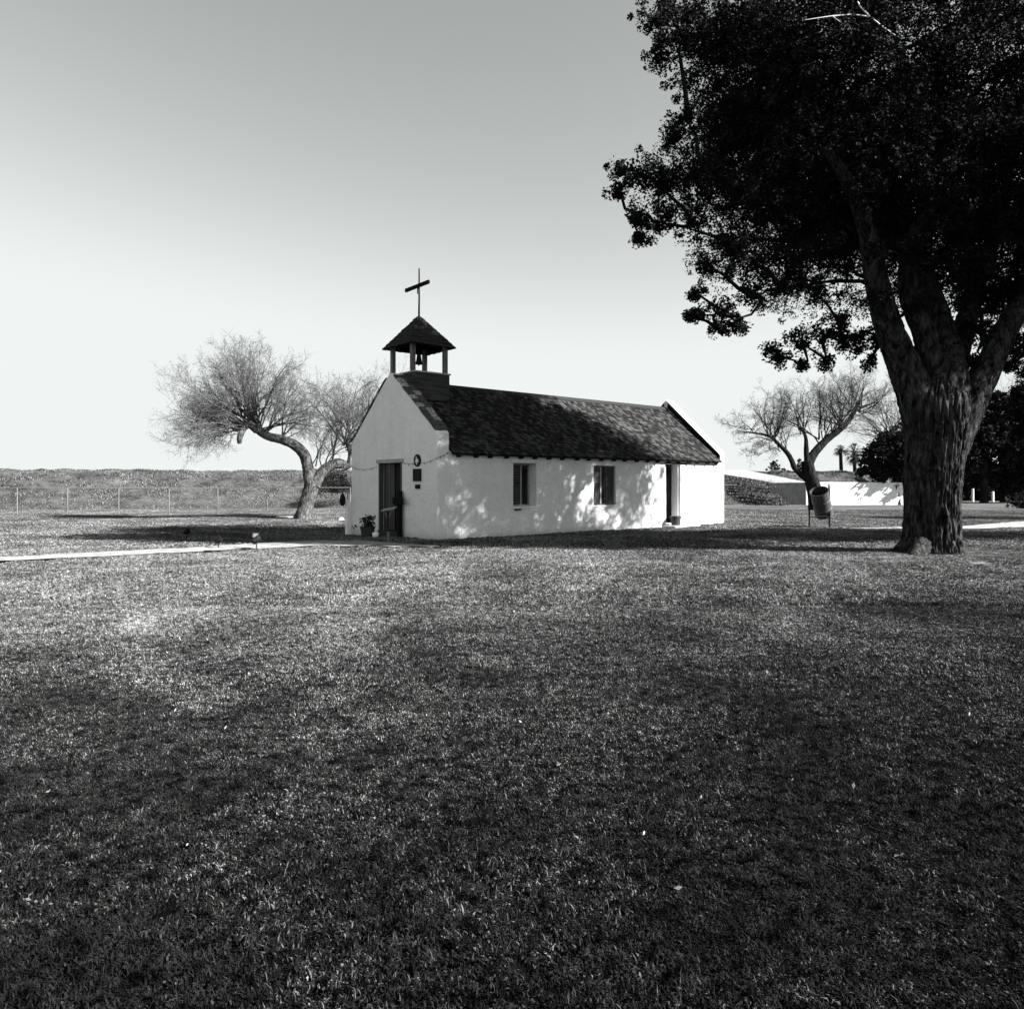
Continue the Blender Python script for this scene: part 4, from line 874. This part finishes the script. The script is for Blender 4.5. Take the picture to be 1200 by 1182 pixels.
# ---------------------------------------------------------------- small garden lights and bits on the lawn at left
def spotlight(px, py, h, s, label, boxy=False):
    x, y = gp(px, py); o = empty('spotlight', (x, y, ground_z(x, y)), random.uniform(-.5, .5), label, 'garden light', 'stake lights along the path')
    MB().tube([(0, 0, -.03), (0, 0, h*.6)], .012, 6).build('stake', BLACK, o)
    ax = Vector((.8, .3, .55)); MB().lathe([(0, -s*.6), (s*.3, -s*.5), (s*.45, 0), (s*.5, s*.35), (s*.44, s*.35), (s*.38, 0), (0, -.02)], 14, (0, 0, h*.78), ax).build('lamp_head', BLACK, o)
    MB().tube([(0, -s*.5, h*.75), (0, -s*.5, h*.55), (0, s*.5, h*.55), (0, s*.5, h*.75)], .008, 5).build('bracket', BLACK, o)
    if boxy:
        MB().box((-s*.5, -s*.2, h*.92), (s*.25, s*.25, h*1.28)).build('lamp_box', BLACK, o, bevel=.01); MB().box((-s*.42, -s*.215, h*.96), (s*.17, -s*.201, h*1.24)).build('lens', POST, o)
spotlight(219, 631, .28, .17, 'far stake light on the lawn behind the pale path, leftmost of the three')
spotlight(256, 643, .26, .17, 'stake light at the pale path, middle one of the three')
spotlight(300.5, 644, .30, .20, 'largest stake light with a square lamp, nearest the chapel', True)
for px, py, w_, lab in ((244, 648, .16, 'flat black junction box in the grass beside the middle stake light'), (287, 645, .11, 'tiny flat black box in the grass beside the largest stake light')):
    x, y = gp(px, py); o = tag(MB().box((-w_/2, -.05, -.02), (w_/2, .05, .06)).build('junction_box', BLACK, bevel=.008), lab, 'box'); o.location = (x, y, ground_z(x, y))
x, y = (332-CX)/F*31.5, 31.5
o = tag(MB().box((-.46, -.2, -.05), (.46, .2, .07)).build('curb_stone', CONC, bevel=.015), 'long pale kerb stone on the grass left of the mesquite foot', 'stone'); o.location = (x+.2, y, ground_z(x, y))
x, y = gp(400, 609.5); y = 29.5; x = (400-CX)/F*y
o = tag(MB().lathe([(0, 0), (.11, .0), (.13, .05), (.07, .13), (0, .15)], 9).build('white_rock', WHITE), 'small white rock on the grass between the mesquite and the chapel', 'rock'); o.location = (x, y, ground_z(x, y)-.02)

# ---------------------------------------------------------------- grass (instanced clumps on real ground)
src = bpy.data.collections.new('grass_sources')
def blade_patch(name, N, half, hmin, hmax, w, seed, broad, mat=None):
    r = np.random.default_rng(seed); P = np.zeros((N, 3)); P[:, :2] = r.uniform(-half, half, (N, 2))
    # clumping: pull blades to tuft centres
    tc = r.uniform(-half, half, (int(N/48)+1, 2)); k = r.integers(0, len(tc), N); tf = r.random(N) < .75
    P[tf, :2] = tc[k[tf]] + r.normal(0, .017, (tf.sum(), 2))
    th = r.uniform(.45, 1.45, len(tc))[k]
    h = r.uniform(hmin, hmax, N)*np.where(tf, th, 1); a = r.uniform(0, 2*np.pi, N); lean = r.uniform(.25, 1.15, N); wd = w*r.uniform(.7, 1.3, N)
    br = r.random(N) < broad; wd = np.where(br, wd*2.4, wd); h = np.where(br, h*.62, h)
    d = np.stack([np.cos(a), np.sin(a), np.zeros(N)], 1); b2 = a + np.pi/2 + r.normal(0, .6, N); s = np.stack([np.cos(b2), np.sin(b2), np.zeros(N)], 1)
    up = np.array([0, 0, 1.0]); hl = (h*lean)[:, None]; hh = h[:, None]; W_ = wd[:, None]
    m1_ = P + up*hh*.55 + d*hl*.25; tp = P + up*hh*.85*np.where(br, .7, 1)[:, None] + d*hl*.95
    V = np.stack([P-s*W_*.35, P+s*W_*.35, m1_+s*W_*.5, m1_-s*W_*.5, tp], 1).reshape(-1, 3)
    i = np.arange(N)*5; T3 = np.concatenate([np.stack([i, i+1, i+2], 1), np.stack([i, i+2, i+3], 1), np.stack([i+3, i+2, i+4], 1)])
    o = np_mesh(name, V, T3, mat or GRASS, link=False); src.objects.link(o); return o
for k in range(5): blade_patch('a_dark_%d' % k, 10500, .27, .009, .027, .0031, 100+k, .7)
for k in range(4): blade_patch('b_near_%d' % k, 7000, .27, .011, .030, .0038, 150+k, .6)
for k in range(4): blade_patch('c_mid_%d' % k, 3200, .27, .018, .042, .0058, 200+k, .35)
for k in range(3): blade_patch('d_far_%d' % k, 1300, .28, .022, .050, .011, 300+k, .1)
def seg_d(p, a, b):
    ax_, ay_ = a; bx_, by_ = b; dx, dy = bx_-ax_, by_-ay_; t = max(0, min(1, ((p[0]-ax_)*dx+(p[1]-ay_)*dy)/(dx*dx+dy*dy))); return math.hypot(p[0]-ax_-t*dx, p[1]-ay_-t*dy)
def on_path(x, y, rows):
    for (a0, b0), (a1, b1) in zip(rows[:-1], rows[1:]):
        c0_ = ((a0[0]+b0[0])/2, (a0[1]+b0[1])/2); c1_ = ((a1[0]+b1[0])/2, (a1[1]+b1[1])/2)
        if seg_d((x, y), c0_, c1_) < min(math.dist(a0, b0), math.dist(a1, b1))/2+.06: return True
    return False
pts = []; rot = []; scl = []; idx = []
yy = 1.2; gr = random.Random(77)
while yy < 40.5:
    xm = yy*.74+1.6; xx = -xm
    while xx < xm:
        x, y = xx+gr.uniform(-.015, .015), yy+gr.uniform(-.015, .015); xx += .5
        rel = Vector((x-OX, y-OY)); t, w = rel.dot(U), rel.dot(W)
        if -.1 < t < L+.1 and -.1 < w < WD+.1: continue
        if on_path(x, y, PATH_ROWS) or on_path(x, y, PATH2): continue
        dt = math.hypot(x-8.98, (y-TY)); nn = mn.noise(Vector((x*.9, y*.9, 7)))
        if dt < .75: continue
        if dt < 3.6 and y < TY+.6 and mn.noise(Vector((x*1.1, y*2.2, 7))) > .10+.05*dt:
            if gr.random() < .45: continue
            pts.append((x, y, ground_z(x, y)-.004)); rot.append((0, 0, gr.uniform(0, 6.28))); scl.append((.9, .9, .4)); idx.append(9+gr.randrange(4)); continue
        s = 1.0
        if dt < 3.2 and nn > -.05+.18*(dt-1.6): s = .45
        if y > 12 and mn.noise(Vector((x*.33, y*.8, 17))) > .42: s = .7
        pts.append((x, y, ground_z(x, y)-.004)); rot.append((0, 0, gr.randrange(4)*math.pi/2)); q_ = 1+.35*mn.noise(Vector((x*.6, y*.6, 2)))
        scl.append((1, 1, q_*s) if s == 1 else (.9, .9, s)); idx.append(gr.randrange(5) if y < 5.5 else (5+gr.randrange(4) if y < 9 else (9+gr.randrange(4) if y < 17 else 13+gr.randrange(3))))
    yy += .5
me = bpy.data.meshes.new('grass'); me.from_pydata(pts, [], [])
at_ = me.attributes.new('rot', 'FLOAT_VECTOR', 'POINT'); at_.data.foreach_set('vector', np.array(rot, np.float32).ravel())
at_ = me.attributes.new('scl', 'FLOAT_VECTOR', 'POINT'); at_.data.foreach_set('vector', np.array(scl, np.float32).ravel())
at_ = me.attributes.new('idx', 'INT', 'POINT'); at_.data.foreach_set('value', np.array(idx, np.int32))
def instancer(name, me, coll, label, cat):
    ob = bpy.data.objects.new(name, me); C.objects.link(ob); tag(ob, label, cat, kind='stuff')
    ng = bpy.data.node_groups.new(name+'_nodes', 'GeometryNodeTree')
    ng.interface.new_socket('Geometry', in_out='INPUT', socket_type='NodeSocketGeometry'); ng.interface.new_socket('Geometry', in_out='OUTPUT', socket_type='NodeSocketGeometry')
    N = ng.nodes; K = ng.links; gi, go = N.new('NodeGroupInput'), N.new('NodeGroupOutput'); ip = N.new('GeometryNodeInstanceOnPoints')
    ci = N.new('GeometryNodeCollectionInfo'); ci.inputs['Collection'].default_value = coll; ci.inputs['Separate Children'].default_value = True; ci.inputs['Reset Children'].default_value = True
    def attr(nm, ty): a = N.new('GeometryNodeInputNamedAttribute'); a.data_type = ty; a.inputs['Name'].default_value = nm; return a.outputs['Attribute']
    K.new(gi.outputs[0], ip.inputs['Points']); K.new(ci.outputs[0], ip.inputs['Instance']); ip.inputs['Pick Instance'].default_value = True
    K.new(attr('idx', 'INT'), ip.inputs['Instance Index']); K.new(attr('rot', 'FLOAT_VECTOR'), ip.inputs['Rotation']); K.new(attr('scl', 'FLOAT_VECTOR'), ip.inputs['Scale'])
    K.new(ip.outputs[0], go.inputs[0]); md = ob.modifiers.new('scatter', 'NODES'); md.node_group = ng; return ob
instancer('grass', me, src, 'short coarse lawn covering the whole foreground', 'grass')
print('grass patches', len(pts))
# scrub on the levee and ramp bank
r = np.random.default_rng(5); N = 110000
x = r.uniform(-40, 60, N); d = r.uniform(-1.0, 8.8, N)
keep = np.array([mn.noise(Vector((a*.5, b*.8, 3))) > r.uniform(-.35, .30) for a, b in zip(x, d)]); x, d = x[keep], d[keep]; N = len(x)
P = np.array([(a, lv_base(a)+b, lprof(b)*lv_h(a)/2.5 + .20*mn.noise(Vector((a*.55, b*.6, 2)))*min(1, max(0, lprof(b))) - .04) for a, b in zip(x, d)])
k2 = r.integers(0, len(RB), 5000); P2 = RB[k2]+np.c_[r.uniform(-.5, .5, 5000), r.uniform(-.1, .1, 5000), np.full(5000, -.05)]; P = np.concatenate([P, P2]); N = len(P)
nb = 3; P = np.repeat(P, nb, 0); M = len(P); a = r.uniform(0, 6.28, M); h = np.repeat(r.uniform(.05, .15, N), nb)*r.uniform(.6, 1.2, M); w = r.uniform(.02, .06, M)
dd = np.stack([np.cos(a), np.sin(a), np.zeros(M)], 1); ss = np.stack([-np.sin(a+.5), np.cos(a+.5), np.zeros(M)], 1)
V = np.stack([P-ss*w[:, None], P+ss*w[:, None], P+dd*(h*.6)[:, None]+np.array([0, 0, 1.])*h[:, None]], 1).reshape(-1, 3)
tag(np_mesh('levee_scrub', V, np.arange(M*3).reshape(M, 3), SCRUBM, kind='stuff'), 'rough dry scrub covering the embankment', 'scrub')
# fallen leaves
lp = []
for _ in range(140):
    y = 2.5+random.random()**1.4*17; x = random.uniform(-.7, .7)*y
    if random.random() < .35: x = abs(x)
    rel = Vector((x-OX, y-OY))
    if rel.dot(U) > -.2 and rel.dot(W) > -.2: continue
    lp.append((x, y, ground_z(x, y)+random.uniform(.02, .045)))
for k in range(160):
    a = random.uniform(0, 6.28); rr_ = random.uniform(.8, 3.4); x, y = 8.98+rr_*math.cos(a), TY-abs(rr_*math.sin(a)); lp.append((x, y, ground_z(x, y)+.02))
tag(leaf_cloud(lp, [.02]*len(lp), 1, .028, LITTER, 'fallen_leaves', kind='stuff', seed=4, aspect=.45), 'pale fallen leaves scattered over the lawn', 'leaves')
